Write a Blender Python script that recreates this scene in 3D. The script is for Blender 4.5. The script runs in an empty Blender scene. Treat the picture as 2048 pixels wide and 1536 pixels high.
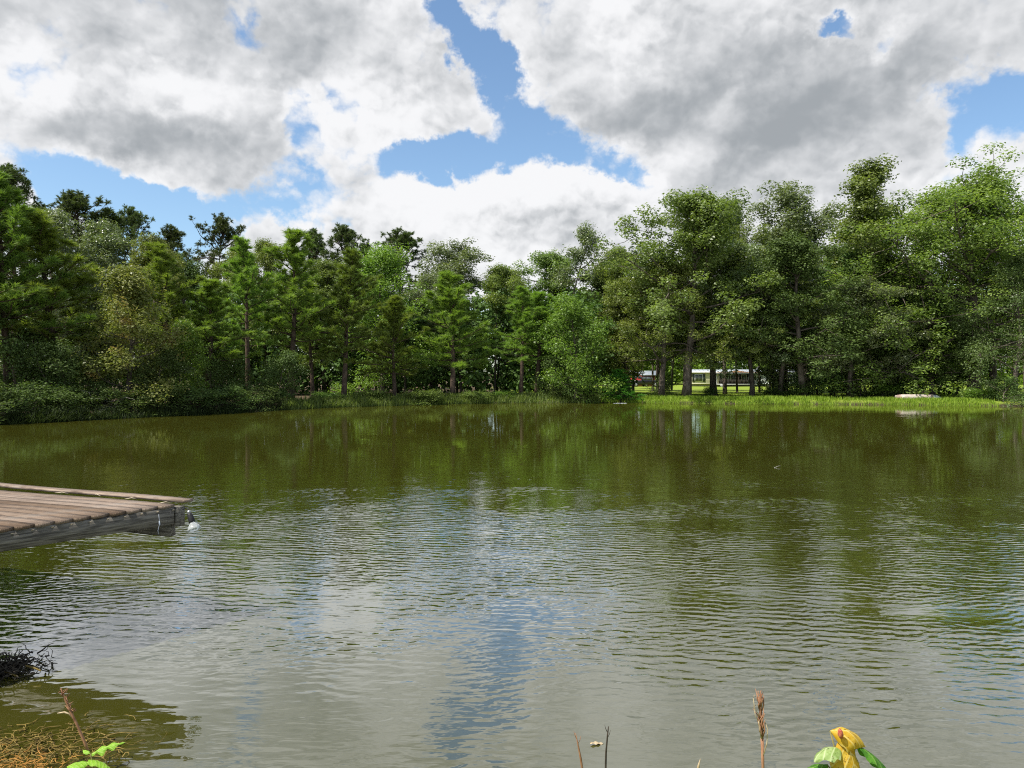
import bpy, bmesh, math
import numpy as np
from mathutils import Vector, Matrix

R = math.radians
SC = bpy.context.scene
COL = SC.collection

# ------------------------------------------------------------------ camera
HC = 2.4            # eye height above the water (m)
F = 1462.0          # focal length in photo pixels (2048 wide)
HOR = 751.0         # horizon row in the photo
cam_d = bpy.data.cameras.new('camera')
cam_d.sensor_width = 36.0
cam_d.lens = 36.0 * F / 2048.0
cam_d.clip_start = 0.05
cam_d.clip_end = 9000.0
cam = bpy.data.objects.new('camera', cam_d)
COL.objects.link(cam)
cam.location = (0, 0, HC)
cam.rotation_euler = (R(90) - math.atan((768 - HOR) / F), 0, 0)
SC.camera = cam

# ------------------------------------------------------------------ light
SUN_AZ, SUN_EL = R(-118), R(56)          # azimuth from +Y towards +X
SUND = Vector((math.sin(SUN_AZ) * math.cos(SUN_EL), math.cos(SUN_AZ) * math.cos(SUN_EL), math.sin(SUN_EL)))
sl = bpy.data.lights.new('sun', 'SUN')
sl.energy = 5.0
sl.angle = R(0.53)
sl.color = (1.0, 0.95, 0.86)
so = bpy.data.objects.new('sun', sl)
COL.objects.link(so)
so.rotation_euler = SUND.to_track_quat('Z', 'Y').to_euler()
SC.view_settings.view_transform = 'Standard'
SC.view_settings.look = 'None'
SC.view_settings.exposure = 0.62
SC.view_settings.gamma = 1.0
SC.view_settings.use_curve_mapping = False
SC.cycles.use_denoising = False
SC.cycles.filter_width = 1.1
SC.cycles.max_bounces = 7
SC.cycles.diffuse_bounces = 4
SC.cycles.glossy_bounces = 3
SC.cycles.transmission_bounces = 4
SC.cycles.sample_clamp_indirect = 6.0


class NT:
    """small helper for node trees"""
    def __init__(s, tree):
        s.t = tree
    def n(s, typ, **kw):
        nd = s.t.nodes.new(typ)
        for k, v in kw.items():
            setattr(nd, k, v)
        return nd
    def put(s, sock, v):
        if isinstance(v, bpy.types.NodeSocket):
            s.t.links.new(v, sock)
        elif v is not None:
            sock.default_value = v
    def math(s, op, a, b=None, c=None, clamp=False):
        nd = s.n('ShaderNodeMath', operation=op, use_clamp=clamp)
        s.put(nd.inputs[0], a); s.put(nd.inputs[1], b)
        if c is not None: s.put(nd.inputs[2], c)
        return nd.outputs[0]
    def vec(s, op, a, b=None):
        nd = s.n('ShaderNodeVectorMath', operation=op)
        s.put(nd.inputs[0], a)
        if b is not None: s.put(nd.inputs[1], b)
        return nd.outputs['Value'] if op in ('LENGTH', 'DOT_PRODUCT', 'DISTANCE') else nd.outputs[0]
    def noise(s, vec, scale, detail=4, rough=0.55, dist=0.0):
        nd = s.n('ShaderNodeTexNoise')
        s.put(nd.inputs['Vector'], vec); s.put(nd.inputs['Scale'], scale)
        s.put(nd.inputs['Detail'], detail); s.put(nd.inputs['Roughness'], rough); s.put(nd.inputs['Distortion'], dist)
        return nd.outputs[0]
    def ramp(s, v, a, b, lo=0.0, hi=1.0, smooth=True):
        nd = s.n('ShaderNodeMapRange', interpolation_type='SMOOTHSTEP' if smooth else 'LINEAR', clamp=True)
        for i, x in enumerate((v, a, b, lo, hi)): s.put(nd.inputs[i], x)
        return nd.outputs[0]
    def mix(s, f, a, b, blend='MIX'):
        nd = s.n('ShaderNodeMix', data_type='RGBA', blend_type=blend)
        s.put(nd.inputs[0], f)
        s.put(nd.inputs[6], a if isinstance(a, bpy.types.NodeSocket) else (*a[:3], 1))
        s.put(nd.inputs[7], b if isinstance(b, bpy.types.NodeSocket) else (*b[:3], 1))
        return nd.outputs[2]
    def mapping(s, vec, loc=(0, 0, 0), rot=(0, 0, 0), sc=(1, 1, 1), typ='POINT'):
        nd = s.n('ShaderNodeMapping', vector_type=typ)
        s.put(nd.inputs[0], vec)
        nd.inputs['Location'].default_value = loc
        nd.inputs['Rotation'].default_value = rot
        nd.inputs['Scale'].default_value = sc
        return nd.outputs[0]


# ------------------------------------------------------------------ sky with broken cumulus
SKY_K = 0.11
world = bpy.data.worlds.new('World')
SC.world = world
world.use_nodes = True
world.node_tree.nodes.clear()


def azel(px, py):
    u, v = (px - 1024) / F, (HOR - py) / F
    return math.atan(u), math.atan(v * math.cos(math.atan(u)))


# cloud banks (+) and blue gaps (-) of this sky: px, py, half width, half height, tilt deg, weight
BANKS = [
    (280, 170, 460, 230, -12, .34), (760, 160, 290, 165, 12, .30), (1420, 170, 480, 250, 0, .36),
    (1800, 90, 420, 240, 0, .28), (950, 450, 340, 100, -8, .36), (1080, 400, 150, 100, 0, .36), (1225, 450, 130, 95, 0, .26),
    (1180, 490, 560, 90, 0, .30), (1680, 420, 460, 130, 0, .30), (525, 482, 60, 46, 0, .44), (25, 358, 75, 40, 0, .36),
    (430, 345, 220, 105, 20, .40), (60, 270, 220, 80, 0, .22), (2035, 255, 70, 50, 0, .36), (690, 385, 80, 50, 0, .18),
    (1000, 480, 420, 60, 0, .28),
    (860, -95, 260, 75, 0, .60), (890, 15, 58, 52, 0, -.50), (940, 90, 62, 54, 40, -.56), (990, 160, 62, 56, 40, -.60), (1048, 245, 84, 66, 20, -.62),
    (950, 316, 155, 46, 0, -.62), (830, 322, 120, 36, -12, -.40), (600, 400, 120, 60, 0, -.62),
    (400, 440, 165, 42, 0, -.62), (230, 405, 170, 48, 20, -.58), (100, 350, 115, 34, 20, -.44), (1205, 332, 100, 36, 20, -.55),
    (1285, 376, 64, 28, 20, -.45), (1668, 68, 42, 26, 20, -.62), (1786, 74, 38, 24, 0, -.58), (690, 195, 66, 38, 40, -.40),
    (490, 75, 34, 66, 0, -.38), (600, 228, 80, 30, 40, -.34), (1975, 222, 90, 66, 0, -.70), (820, 90, 50, 56, 0, -.26),
]
# thick grey bellies (+) and thin bright crowns (-)
BELLIES = [
    (430, 300, 330, 85, 0, .36), (300, 40, 380, 95, 0, .52), (110, 265, 210, 70, 0, .22), (1390, 220, 310, 90, 0, .42), (1480, 335, 340, 60, 0, .30),
    (1120, 75, 110, 110, 0, .18), (1750, 200, 320, 130, 0, .22), (1960, 60, 220, 150, 0, .30), (1000, 440, 330, 100, 0, -.40), (1300, 430, 200, 60, 0, -.12),
    (1060, 365, 130, 62, 0, -.46), (880, 385, 120, 50, 0, -.36), (1170, 380, 100, 60, 0, -.20), (340, 170, 110, 70, 20, -.36), (60, 160, 90, 60, 20, -.36),
    (1240, 80, 90, 80, 0, -.42), (1440, 165, 130, 55, 0, -.16), (640, 250, 130, 50, 20, -.32), (780, 200, 150, 60, 0, -.24), (250, 345, 150, 40, 0, -.22),
    (1060, 130, 60, 130, 40, -.20), (1300, 330, 180, 40, -12, -.22),
]
FRAMES = [(1.0, 0), (2.2, 0), (2.2, 20), (2.2, -12), (1.6, 40), (3.6, 0)]      # aspect, tilt of the lookup frames
N = NT(world.node_tree)
tc = N.n('ShaderNodeTexCoord')
Dn = N.vec('NORMALIZE', tc.outputs['Generated'])
sp = N.n('ShaderNodeSeparateXYZ'); N.put(sp.inputs[0], Dn)
cmb = N.n('ShaderNodeCombineXYZ')
N.put(cmb.inputs[0], N.math('ARCTAN2', sp.outputs[0], sp.outputs[1])); N.put(cmb.inputs[1], N.math('ARCSINE', sp.outputs[2]))
wn = N.n('ShaderNodeTexNoise'); N.put(wn.inputs['Vector'], Dn)                    # ragged edges: warp the lookup a little
wn.inputs['Scale'].default_value = 15; wn.inputs['Detail'].default_value = 5; wn.inputs['Roughness'].default_value = .62
ae = N.vec('ADD', cmb.outputs[0], N.vec('MULTIPLY', N.vec('SUBTRACT', wn.outputs['Color'], (0.5, 0.5, 0.5)), (0.12, 0.09, 0.0)))
fr_ = [N.mapping(ae, (0, 0, 0), (0, 0, R(tl)), (1, 1, 0)) for a_, tl in FRAMES]
fr_ = [N.vec('MULTIPLY', v, (1 / math.sqrt(a_), math.sqrt(a_), 0)) for v, (a_, tl) in zip(fr_, FRAMES)]


def blob_sum(blobs, acc, frames):
    cur = list(frames)
    for i, (px, py, hw, hh, tilt, w) in enumerate(blobs):
        k = min(range(len(FRAMES)), key=lambda j: abs(math.log(hw / hh / FRAMES[j][0])) * (1 if hw > hh else .6) + abs(tilt - FRAMES[j][1]) / 25)
        a, e = azel(px, py); asp, tl = FRAMES[k]; c_, s_ = math.cos(R(tl)), math.sin(R(tl))
        cx, cy = (a * c_ - e * s_) / math.sqrt(asp), (a * s_ + e * c_) * math.sqrt(asp)
        r = math.sqrt(hw * hh) / F * 1.5
        if i % 5 == 0:      # chains the lookups so that the banks are summed one after another
            for q in range(len(cur)):
                nd = N.n('ShaderNodeVectorMath', operation='MULTIPLY_ADD')
                N.put(nd.inputs[0], acc); nd.inputs[1].default_value = (1e-7, 1e-7, 0); N.put(nd.inputs[2], frames[q]); cur[q] = nd.outputs[0]
        acc = N.math('ADD', acc, N.ramp(N.vec('DISTANCE', cur[k], (cx, cy, 0)), r * .1, r, w, 0.0))
    return acc


def fluff(v):
    return N.noise(N.mapping(v, sc=(1, 1, 1.45)), 8.5, 9, 0.58, 0.12)


n0 = fluff(Dn)
n1 = fluff(N.vec('ADD', Dn, (-0.016, 0.0, 0.020)))
soft = lambda v: N.noise(N.mapping(v, sc=(1, 1, 1.3), loc=(3, 1, 2)), 11.0, 4, 0.5, 0.0)
s0 = soft(Dn); s1 = soft(N.vec('ADD', Dn, (-0.020, -0.004, 0.026)))
def puff_(v):
    nd = N.n('ShaderNodeTexVoronoi', feature='F1'); N.put(nd.inputs['Vector'], N.vec('ADD', N.mapping(v, sc=(1, 1, 1.25)), wob))
    nd.inputs['Scale'].default_value = 24; nd.inputs['Detail'].default_value = 2; nd.inputs['Roughness'].default_value = .6
    return nd.outputs['Distance']
wob = N.vec('MULTIPLY', N.vec('SUBTRACT', wn.outputs['Color'], (.5, .5, .5)), (.05, .05, .05))
v0 = puff_(Dn); v1 = puff_(N.vec('ADD', Dn, (-0.007, 0, 0.010)))
n2 = N.noise(N.mapping(Dn, sc=(1, 1, 1.7)), 2.6, 2, 0.5)
low = N.math('SUBTRACT', n2, 0.5)
fb = blob_sum(BANKS, N.math('MULTIPLY_ADD', low, 0.5, 0.25), fr_)
f0 = N.math('MULTIPLY_ADD', N.math('SUBTRACT', n0, 0.5), 1.10, fb)
f0 = N.math('MULTIPLY_ADD', N.math('SUBTRACT', .42, v0), .28, f0)
belly = blob_sum(BELLIES, N.math('MULTIPLY', low, 0.9), fr_)
sky = N.n('ShaderNodeTexSky', sky_type='NISHITA')
sky.sun_disc = False
sky.sun_elevation = SUN_EL
sky.sun_rotation = SUN_AZ
sky.air_density = 1.0; sky.dust_density = 0.8; sky.ozone_density = 1.4
alpha = N.ramp(f0, -0.10, 0.25)
thick = N.math('ADD', N.math('MULTIPLY', N.math('MAXIMUM', f0, 0.0), 0.30), N.math('MULTIPLY', N.math('MAXIMUM', fb, 0.0), 0.36))
thick = N.math('ADD', thick, N.math('MULTIPLY', belly, 0.95))
relief = N.math('ADD', N.math('MULTIPLY', N.math('SUBTRACT', s0, s1), 1.2), N.math('MULTIPLY', N.math('SUBTRACT', n0, n1), 0.3))
relief = N.math('MULTIPLY_ADD', N.math('SUBTRACT', v1, v0), N.ramp(belly, .25, -.2, .25, .5), relief)
lit = N.ramp(N.math('SUBTRACT', thick, relief), 1.25, -0.02)
ccol = N.mix(lit, (0.240, 0.257, 0.272), (0.615, 0.617, 0.625))
ccol = N.mix(1.0, ccol, (1 / SKY_K,) * 3, 'MULTIPLY')
skyc = N.mix(1.0, sky.outputs[0], (0.95, 1.05, 1.08), 'MULTIPLY')
col = N.mix(N.math('MULTIPLY', alpha, 0.985), skyc, ccol)
# below the horizon nothing but dull land
col = N.mix(N.ramp(sp.outputs[2], -0.03, 0.0), (0.6, 0.7, 0.4), col)
bg = N.n('ShaderNodeBackground'); N.put(bg.inputs[0], col); bg.inputs[1].default_value = SKY_K
wo = N.n('ShaderNodeOutputWorld'); N.put(wo.inputs[0], bg.outputs[0])
world.cycles.sampling_method = 'MANUAL'
world.cycles.sample_map_resolution = 512

# ------------------------------------------------------------------ object helpers


def tag(o, label=None, cat=None, group=None, kind=None):
    for k, v in (('label', label), ('category', cat), ('group', group), ('kind', kind)):
        if v: o[k] = v
    return o


def empty(name, loc, rz=0.0, **kw):
    o = bpy.data.objects.new(name, None)
    COL.objects.link(o)
    o.location = loc; o.rotation_euler = (0, 0, rz); o.empty_display_size = .2
    return tag(o, **kw)


def link(name, me, parent=None, mat=None, loc=None, rot=None, sc=None):
    o = bpy.data.objects.new(name, me)
    COL.objects.link(o)
    o.parent = parent
    if mat is not None and not me.materials: me.materials.append(mat)
    if loc is not None: o.location = loc
    if rot is not None: o.rotation_euler = rot
    if sc is not None: o.scale = sc
    return o


def npmesh(name, verts, faces, var=None, mat=None, smooth=False):
    """faces: list of int arrays (n,3) or (n,4)"""
    me = bpy.data.meshes.new(name)
    verts = np.ascontiguousarray(verts, dtype=np.float32).reshape(-1, 3)
    faces = [np.asarray(f_, dtype=np.int32) for f_ in faces if len(f_)]
    me.vertices.add(len(verts)); me.vertices.foreach_set('co', verts.ravel())
    loops = np.concatenate([f_.ravel() for f_ in faces])
    sizes = np.concatenate([np.full(len(f_), f_.shape[1], np.int32) for f_ in faces])
    starts = np.concatenate([[0], np.cumsum(sizes)[:-1]]).astype(np.int32)
    me.loops.add(len(loops)); me.loops.foreach_set('vertex_index', loops)
    me.polygons.add(len(sizes)); me.polygons.foreach_set('loop_start', starts)
    if smooth: me.polygons.foreach_set('use_smooth', np.ones(len(sizes), dtype=bool))
    me.update(calc_edges=True)
    if var is not None:
        a = me.attributes.new('var', 'FLOAT', 'FACE')
        a.data.foreach_set('value', np.ascontiguousarray(var, dtype=np.float32))
    if mat is not None: me.materials.append(mat)
    return me


class MB:
    """collects boxes, prisms and tubes into one mesh"""
    def __init__(s):
        s.v = []; s.f3 = []; s.f4 = []; s.n = 0
    def add(s, v, f4=(), f3=()):
        v = np.asarray(v, float)
        s.v.append(v)
        if len(f4): s.f4.append(np.asarray(f4) + s.n)
        if len(f3): s.f3.append(np.asarray(f3) + s.n)
        s.n += len(v); return s
    def box(s, c, d, rz=0.0, M=None):
        c = np.array(c, float); d = np.array(d, float) / 2
        v = np.array([[x, y, z] for x in (-1, 1) for y in (-1, 1) for z in (-1, 1)], float) * d
        ca, sa = math.cos(rz), math.sin(rz)
        v = np.stack([v[:, 0] * ca - v[:, 1] * sa, v[:, 0] * sa + v[:, 1] * ca, v[:, 2]], 1) + c
        return s.add(v, [[0, 1, 3, 2], [4, 6, 7, 5], [0, 4, 5, 1], [2, 3, 7, 6], [0, 2, 6, 4], [1, 5, 7, 3]])
    def tube(s, pts, rad, sides=8, cap=True):
        pts = np.asarray(pts, float); k = len(pts)
        rad = np.broadcast_to(np.asarray(rad, float), (k,))
        t = np.gradient(pts, axis=0); t /= np.linalg.norm(t, axis=1, keepdims=True) + 1e-9
        ref = np.where(np.abs(t[:, 2:3]) > .9, np.array([[1., 0, 0]]), np.array([[0., 0, 1]]))
        a = np.cross(t, ref); a /= np.linalg.norm(a, axis=1, keepdims=True) + 1e-9
        b = np.cross(t, a)
        an = np.arange(sides) * 2 * math.pi / sides
        v = pts[:, None] + rad[:, None, None] * (a[:, None] * np.cos(an)[None, :, None] + b[:, None] * np.sin(an)[None, :, None])
        i = np.arange(k - 1)[:, None] * sides; j = np.arange(sides)[None]; j2 = (j + 1) % sides
        q = np.stack([i + j, i + j2, i + sides + j2, i + sides + j], -1).reshape(-1, 4)
        v = v.reshape(-1, 3); f3 = []
        if cap:
            v = np.concatenate([v, pts[:1], pts[-1:]]); m = k * sides
            f3 = [[m, (x + 1) % sides, x] for x in range(sides)] + [[m + 1, (k - 1) * sides + x, (k - 1) * sides + (x + 1) % sides] for x in range(sides)]
        return s.add(v, q, f3)
    def prism(s, prof, x0, x1, axis=0):
        """convex or simple polygon prof [(a,b)] swept from x0 to x1 along axis"""
        n = len(prof); v = []
        for x in (x0, x1):
            for a, b in prof:
                v.append({0: (x, a, b), 1: (a, x, b), 2: (a, b, x)}[axis])
        s.add(v, [[i, (i + 1) % n, n + (i + 1) % n, n + i] for i in range(n)])
        return s
    def mesh(s, name, mat=None, smooth=False, bevel=0):
        me = npmesh(name, np.concatenate(s.v), [np.concatenate(s.f4) if s.f4 else np.zeros((0, 4), int), np.concatenate(s.f3) if s.f3 else np.zeros((0, 3), int)], mat=mat, smooth=smooth)
        bm = bmesh.new(); bm.from_mesh(me)
        bmesh.ops.holes_fill(bm, edges=[e for e in bm.edges if e.is_boundary], sides=0)
        bmesh.ops.recalc_face_normals(bm, faces=bm.faces)
        if bevel: bmesh.ops.bevel(bm, geom=list(bm.edges), offset=bevel, segments=1, affect='EDGES')
        bm.to_mesh(me); bm.free()
        return me


def P(px, py, d):
    return Vector(((px - 1024) / F * d, d, HC + (HOR - py) / F * d))


# ------------------------------------------------------------------ materials
def new_mat(name):
    m = bpy.data.materials.new(name); m.use_nodes = True
    m.node_tree.nodes.clear()
    N = NT(m.node_tree)
    out = N.n('ShaderNodeOutputMaterial')
    return m, N, out


def bsdf(N, col, rough=0.7, spec=0.3, metal=0.0, normal=None):
    b = N.n('ShaderNodeBsdfPrincipled')
    N.put(b.inputs['Base Color'], col if isinstance(col, bpy.types.NodeSocket) else (*col, 1))
    N.put(b.inputs['Roughness'], rough)
    b.inputs['Specular IOR Level'].default_value = spec
    b.inputs['Metallic'].default_value = metal
    if normal is not None: N.put(b.inputs['Normal'], normal)
    return b


def leaf_mat(name, c1, c2, trans=0.38, rough=0.45, spec=0.35, c3=None):
    m, N, out = new_mat(name)
    at = N.n('ShaderNodeAttribute', attribute_name='var')
    oi = N.n('ShaderNodeObjectInfo')
    c = N.mix(at.outputs['Fac'], c1, c2)
    if c3 is not None:
        tcn = N.n('ShaderNodeTexCoord')
        c = N.mix(N.ramp(N.noise(tcn.outputs['Object'], 0.8, 2), .55, .72), c, c3)
    hs = N.n('ShaderNodeHueSaturation')
    N.put(hs.inputs['Hue'], N.math('ADD', N.math('MULTIPLY', oi.outputs['Random'], 0.035), 0.4825))
    N.put(hs.inputs['Value'], N.math('ADD', N.math('MULTIPLY', oi.outputs['Random'], 0.35), 0.82))
    N.put(hs.inputs['Color'], c)
    b = bsdf(N, hs.outputs[0], rough, spec)
    t = N.n('ShaderNodeBsdfTranslucent')
    tcol = N.mix(1.0, hs.outputs[0], (1.25, 1.35, 0.55), 'MULTIPLY')
    N.put(t.inputs[0], tcol)
    mx = N.n('ShaderNodeMixShader'); mx.inputs[0].default_value = trans
    N.put(mx.inputs[1], b.outputs[0]); N.put(mx.inputs[2], t.outputs[0])
    N.put(out.inputs[0], mx.outputs[0])
    return m


def rough_mat(name, c1, c2, scale=6, sc=(1, 1, 1), rough=0.8, spec=0.2, bump=0.0, detail=6, c3=None, s3=1.0, metal=0.0):
    m, N, out = new_mat(name)
    tcn = N.n('ShaderNodeTexCoord')
    v = N.mapping(tcn.outputs['Object'], sc=sc)
    n = N.noise(v, scale, detail, 0.6, 0.3)
    c = N.mix(N.ramp(n, 0.3, 0.7), c1, c2)
    if c3 is not None:
        c = N.mix(N.ramp(N.noise(tcn.outputs['Object'], s3, 4), .52, .66), c, c3)
    nrm = None
    if bump:
        bn = N.n('ShaderNodeBump'); bn.inputs['Strength'].default_value = bump; bn.inputs['Distance'].default_value = 0.01
        N.put(bn.inputs['Height'], n); nrm = bn.outputs[0]
    N.put(out.inputs[0], bsdf(N, c, rough, spec, metal, nrm).outputs[0])
    return m


M_OAK = leaf_mat('oak_leaf', (0.0752, 0.1155, 0.022), (0.2004, 0.2585, 0.0682), 0.42, .42, .5)
M_OAKY = leaf_mat('oak_leaf_yellow', (0.0852, 0.132, 0.0242), (0.2255, 0.275, 0.0638), 0.44, .45, .4)
M_GREY = leaf_mat('grey_leaf', (0.0816, 0.121, 0.044), (0.2112, 0.2585, 0.121), 0.38, .38, .6)
M_BRIGHT = leaf_mat('bright_leaf', (0.1058, 0.176, 0.0242), (0.2227, 0.308, 0.0495), 0.42)
M_FRESH = leaf_mat('fresh_leaf', (0.0835, 0.165, 0.022), (0.1782, 0.286, 0.0462), 0.42)
M_RED = leaf_mat('red_tinged_leaf', (0.1094, 0.1505, 0.0326), (0.2326, 0.2383, 0.0627), 0.36, c3=(0.26, 0.19, 0.06))
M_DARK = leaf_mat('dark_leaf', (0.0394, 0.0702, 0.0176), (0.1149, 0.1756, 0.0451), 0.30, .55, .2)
M_PINE = leaf_mat('pine_needle', (0.0913, 0.1568, 0.0251), (0.2514, 0.3386, 0.0627), 0.42, .5, .3)
M_PINED = leaf_mat('old_pine_needle', (0.0528, 0.0858, 0.0264), (0.1296, 0.1705, 0.0572), 0.26, .5, .3)
M_CYP = leaf_mat('cypress_needle', (0.048, 0.13, 0.016), (0.104, 0.22, 0.03), 0.45)
M_GRASS = leaf_mat('shore_grass', (0.130, 0.205, 0.018), (0.290, 0.370, 0.042), 0.42, .55, .25)
M_WEED = leaf_mat('bank_weed', (0.088, 0.15, 0.026), (0.2, 0.275, 0.075), 0.40, .5, .3)
M_BARK = rough_mat('bark', (0.045, 0.036, 0.028), (0.13, 0.11, 0.09), 7, (1, 1, .25), .9, .1, .8)
M_PBARK = rough_mat('pine_bark', (0.040, 0.030, 0.024), (0.12, 0.085, 0.062), 6, (1, 1, .4), .9, .1, .8)
M_DRIFT = rough_mat('bleached_wood', (0.16, 0.145, 0.125), (0.34, 0.32, 0.29), 12, (1, 1, .3), .85, .1, .5)

# ------------------------------------------------------------------ ground with the pond basin
FAR = [(0, 849), (90, 845), (200, 839), (300, 834), (400, 829), (520, 823), (600, 818), (690, 814), (800, 811), (900, 808), (1024, 806),
       (1130, 806), (1250, 805.5), (1380, 807), (1500, 808), (1650, 809), (1800, 810), (1930, 812), (2048, 813)]
far_pts = []
for px_, py_ in FAR:
    d_ = F * HC / (py_ - HOR)
    far_pts.append(((px_ - 1024) / F * d_, d_))
NEAR = [(64, 18), (60, -4), (40, 2.0), (10, 3.2), (3, 3.5), (0.6, 3.65), (-1.3, 3.8), (-2.2, 4.0), (-2.75, 4.25), (-3.4, 4.3), (-4.2, 4.1), (-8, 3.6), (-20, 2.5), (-36, 1), (-33, 20)]
POND = np.array([(-31, 29)] + far_pts + [(50, 49), (58, 34)] + NEAR)


def pond_sd(x, y):
    """signed distance to the pond outline, negative over water"""
    p = np.stack([np.asarray(x, float).ravel(), np.asarray(y, float).ravel()], 1)
    a = POND; b = np.roll(POND, -1, 0)
    best = np.full(len(p), 1e9); inside = np.zeros(len(p), bool)
    for i in range(len(a)):
        e = b[i] - a[i]; w = p - a[i]
        t = np.clip((w @ e) / (e @ e), 0, 1)
        best = np.minimum(best, np.hypot(*(w - t[:, None] * e).T))
        c = (a[i, 1] > p[:, 1]) != (b[i, 1] > p[:, 1])
        with np.errstate(divide='ignore', invalid='ignore'):
            xc = a[i, 0] + (p[:, 1] - a[i, 1]) / (b[i, 1] - a[i, 1]) * e[0]
        inside ^= c & (p[:, 0] < xc)
    return np.where(inside, -best, best)


def sstep(a, b, x):
    t = np.clip((x - a) / (b - a), 0, 1)
    return t * t * (3 - 2 * t)


def wav(x, y):
    return (np.sin(x * 1.7 + np.sin(y * 1.1) * 1.3) + np.sin(y * 2.3 + np.cos(x * .9) * 1.7) + np.sin(x * .53 - y * .71)) / 3


def ground_z(x, y):
    x = np.asarray(x, float).ravel(); y = np.asarray(y, float).ravel()
    sd = pond_sd(x, y) + 0.22 * wav(x * .9, y * .9) * sstep(8, 20, y)
    near = 1 - sstep(6, 12, y)
    left = sstep(-8, -17, x) * (1 - near)
    rise = 0.40 + 0.10 * left + 0.55 * near
    width = 1.1 + 0.2 * left + 1.1 * near
    z = np.where(sd > 0, rise * sstep(-0.25, 1, sd / width) - 0.0, np.maximum(-0.9, sd * 0.45)) - 0.06
    z += np.where(sd > 0.8, 0.05 * wav(x * .35, y * .35), 0)
    z += 0.016 * wav(x * 5, y * 5) * near
    z += sstep(200, 1500, np.hypot(x, y)) * 6.0
    return z


def gz(x, y): return float(ground_z([x], [y])[0])


def lines(*segs):
    return np.unique(np.round(np.concatenate([np.arange(a, b, s) for a, b, s in segs]), 3))


gx = lines((-3000, -300, 300), (-300, -70, 10), (-70, 70, .8), (-9, 9, .22), (70, 300, 10), (300, 3001, 300))
gy = lines((-600, -60, 90), (-60, -4, 4), (-4, 9, .2), (9, 30, 1.2), (30, 80, .7), (80, 160, 3), (160, 400, 30), (400, 4001, 300))
GX, GY = np.meshgrid(gx, gy)
gv = np.stack([GX.ravel(), GY.ravel(), ground_z(GX, GY)], 1)
nx, ny = len(gx), len(gy)
i0 = (np.arange(ny - 1)[:, None] * nx + np.arange(nx - 1)[None]).ravel()
m, N, out = new_mat('ground_grass_and_litter')
geo = N.n('ShaderNodeNewGeometry')
pos = geo.outputs['Position']
s3 = N.n('ShaderNodeSeparateXYZ'); N.put(s3.inputs[0], pos)
nA = N.noise(pos, 0.16, 4); nB = N.noise(pos, 2.2, 6); nC = N.noise(pos, 14, 5)
grass = N.mix(nC, (0.120, 0.180, 0.020), (0.240, 0.320, 0.036))
grass = N.mix(N.ramp(nB, .45, .75), grass, (0.16, 0.165, 0.045))
litter = N.mix(nC, (0.055, 0.040, 0.026), (0.135, 0.100, 0.062))
wood = N.math('ADD', N.ramp(s3.outputs[0], 6.0, -8.0, 0, 1), N.math('MULTIPLY', N.math('SUBTRACT', nA, .5), 1.6))
wood = N.math('SUBTRACT', wood, N.math('MULTIPLY', N.ramp(s3.outputs[1], 70, 62, 0, .5), N.ramp(s3.outputs[0], -17, -13, 0, 1)))
gcol = N.mix(N.ramp(wood, .42, .62), grass, litter)
mud = N.mix(nB, (0.030, 0.024, 0.016), (0.075, 0.058, 0.038))
gcol = N.mix(N.ramp(N.math('ADD', s3.outputs[2], N.math('MULTIPLY', N.math('SUBTRACT', nB, .5), .3)), .30, .05), gcol, mud)
bn = N.n('ShaderNodeBump'); bn.inputs['Strength'].default_value = .7; bn.inputs['Distance'].default_value = .04; N.put(bn.inputs['Height'], nC)
N.put(out.inputs[0], bsdf(N, gcol, .95, .1, 0, bn.outputs[0]).outputs[0])
g = link('ground', npmesh('ground', gv, [np.stack([i0, i0 + 1, i0 + nx + 1, i0 + nx], 1)], mat=m, smooth=True))
tag(g, kind='structure')

# ------------------------------------------------------------------ water
m, N, out = new_mat('pond_water')
geo = N.n('ShaderNodeNewGeometry'); pos = geo.outputs['Position']
s3 = N.n('ShaderNodeSeparateXYZ'); N.put(s3.inputs[0], pos)
X, Y = s3.outputs[0], s3.outputs[1]
gust = N.noise(N.mapping(pos, rot=(0, 0, R(20)), sc=(.5, .9, 1)), .34, 4, .55, .6)
# the breeze ripples the middle of the pond; both shores lie in the lee
amp = N.math('MULTIPLY', N.ramp(Y, 4.7, 7.0, .36, 1.0), N.ramp(Y, 9, 22, 1.0, .07))
amp = N.math('MULTIPLY', amp, N.ramp(gust, .34, .62, .22, 1.25))
w1 = N.noise(N.mapping(pos, rot=(0, 0, R(12)), sc=(3.4, 11.0, 1)), 1.0, 2.0, .5, .5)
w2 = N.noise(N.mapping(pos, rot=(0, 0, R(-22)), sc=(4.2, 11.0, 1), loc=(9, 4, 0)), 1.0, 1.5, .45, .5)
w3 = N.noise(N.mapping(pos, rot=(0, 0, R(-6)), sc=(6.5, 15, 1), loc=(3, 7, 0)), 1.0, 2, .5, .3)
w4 = N.noise(N.mapping(pos, rot=(0, 0, R(8)), sc=(.8, 1.7, 1)), 1.0, 2, .5, .6)
def train(ang_, per, dist, dsc, loc):
    nd = N.n('ShaderNodeTexWave', wave_type='BANDS', bands_direction='Y', wave_profile='SIN')
    N.put(nd.inputs['Vector'], N.mapping(pos, rot=(0, 0, R(ang_)), loc=loc)); nd.inputs['Scale'].default_value = 2 * math.pi / 20 / per
    nd.inputs['Distortion'].default_value = dist; nd.inputs['Detail'].default_value = 2.5; nd.inputs['Detail Scale'].default_value = dsc; nd.inputs['Detail Roughness'].default_value = .55
    return nd.outputs['Fac']
t1 = N.math('MULTIPLY', train(9, .145, 5.5, 1.5, (0, 0, 0)), N.ramp(N.noise(pos, .9, 2), .34, .62, .15, 1.0))
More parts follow.
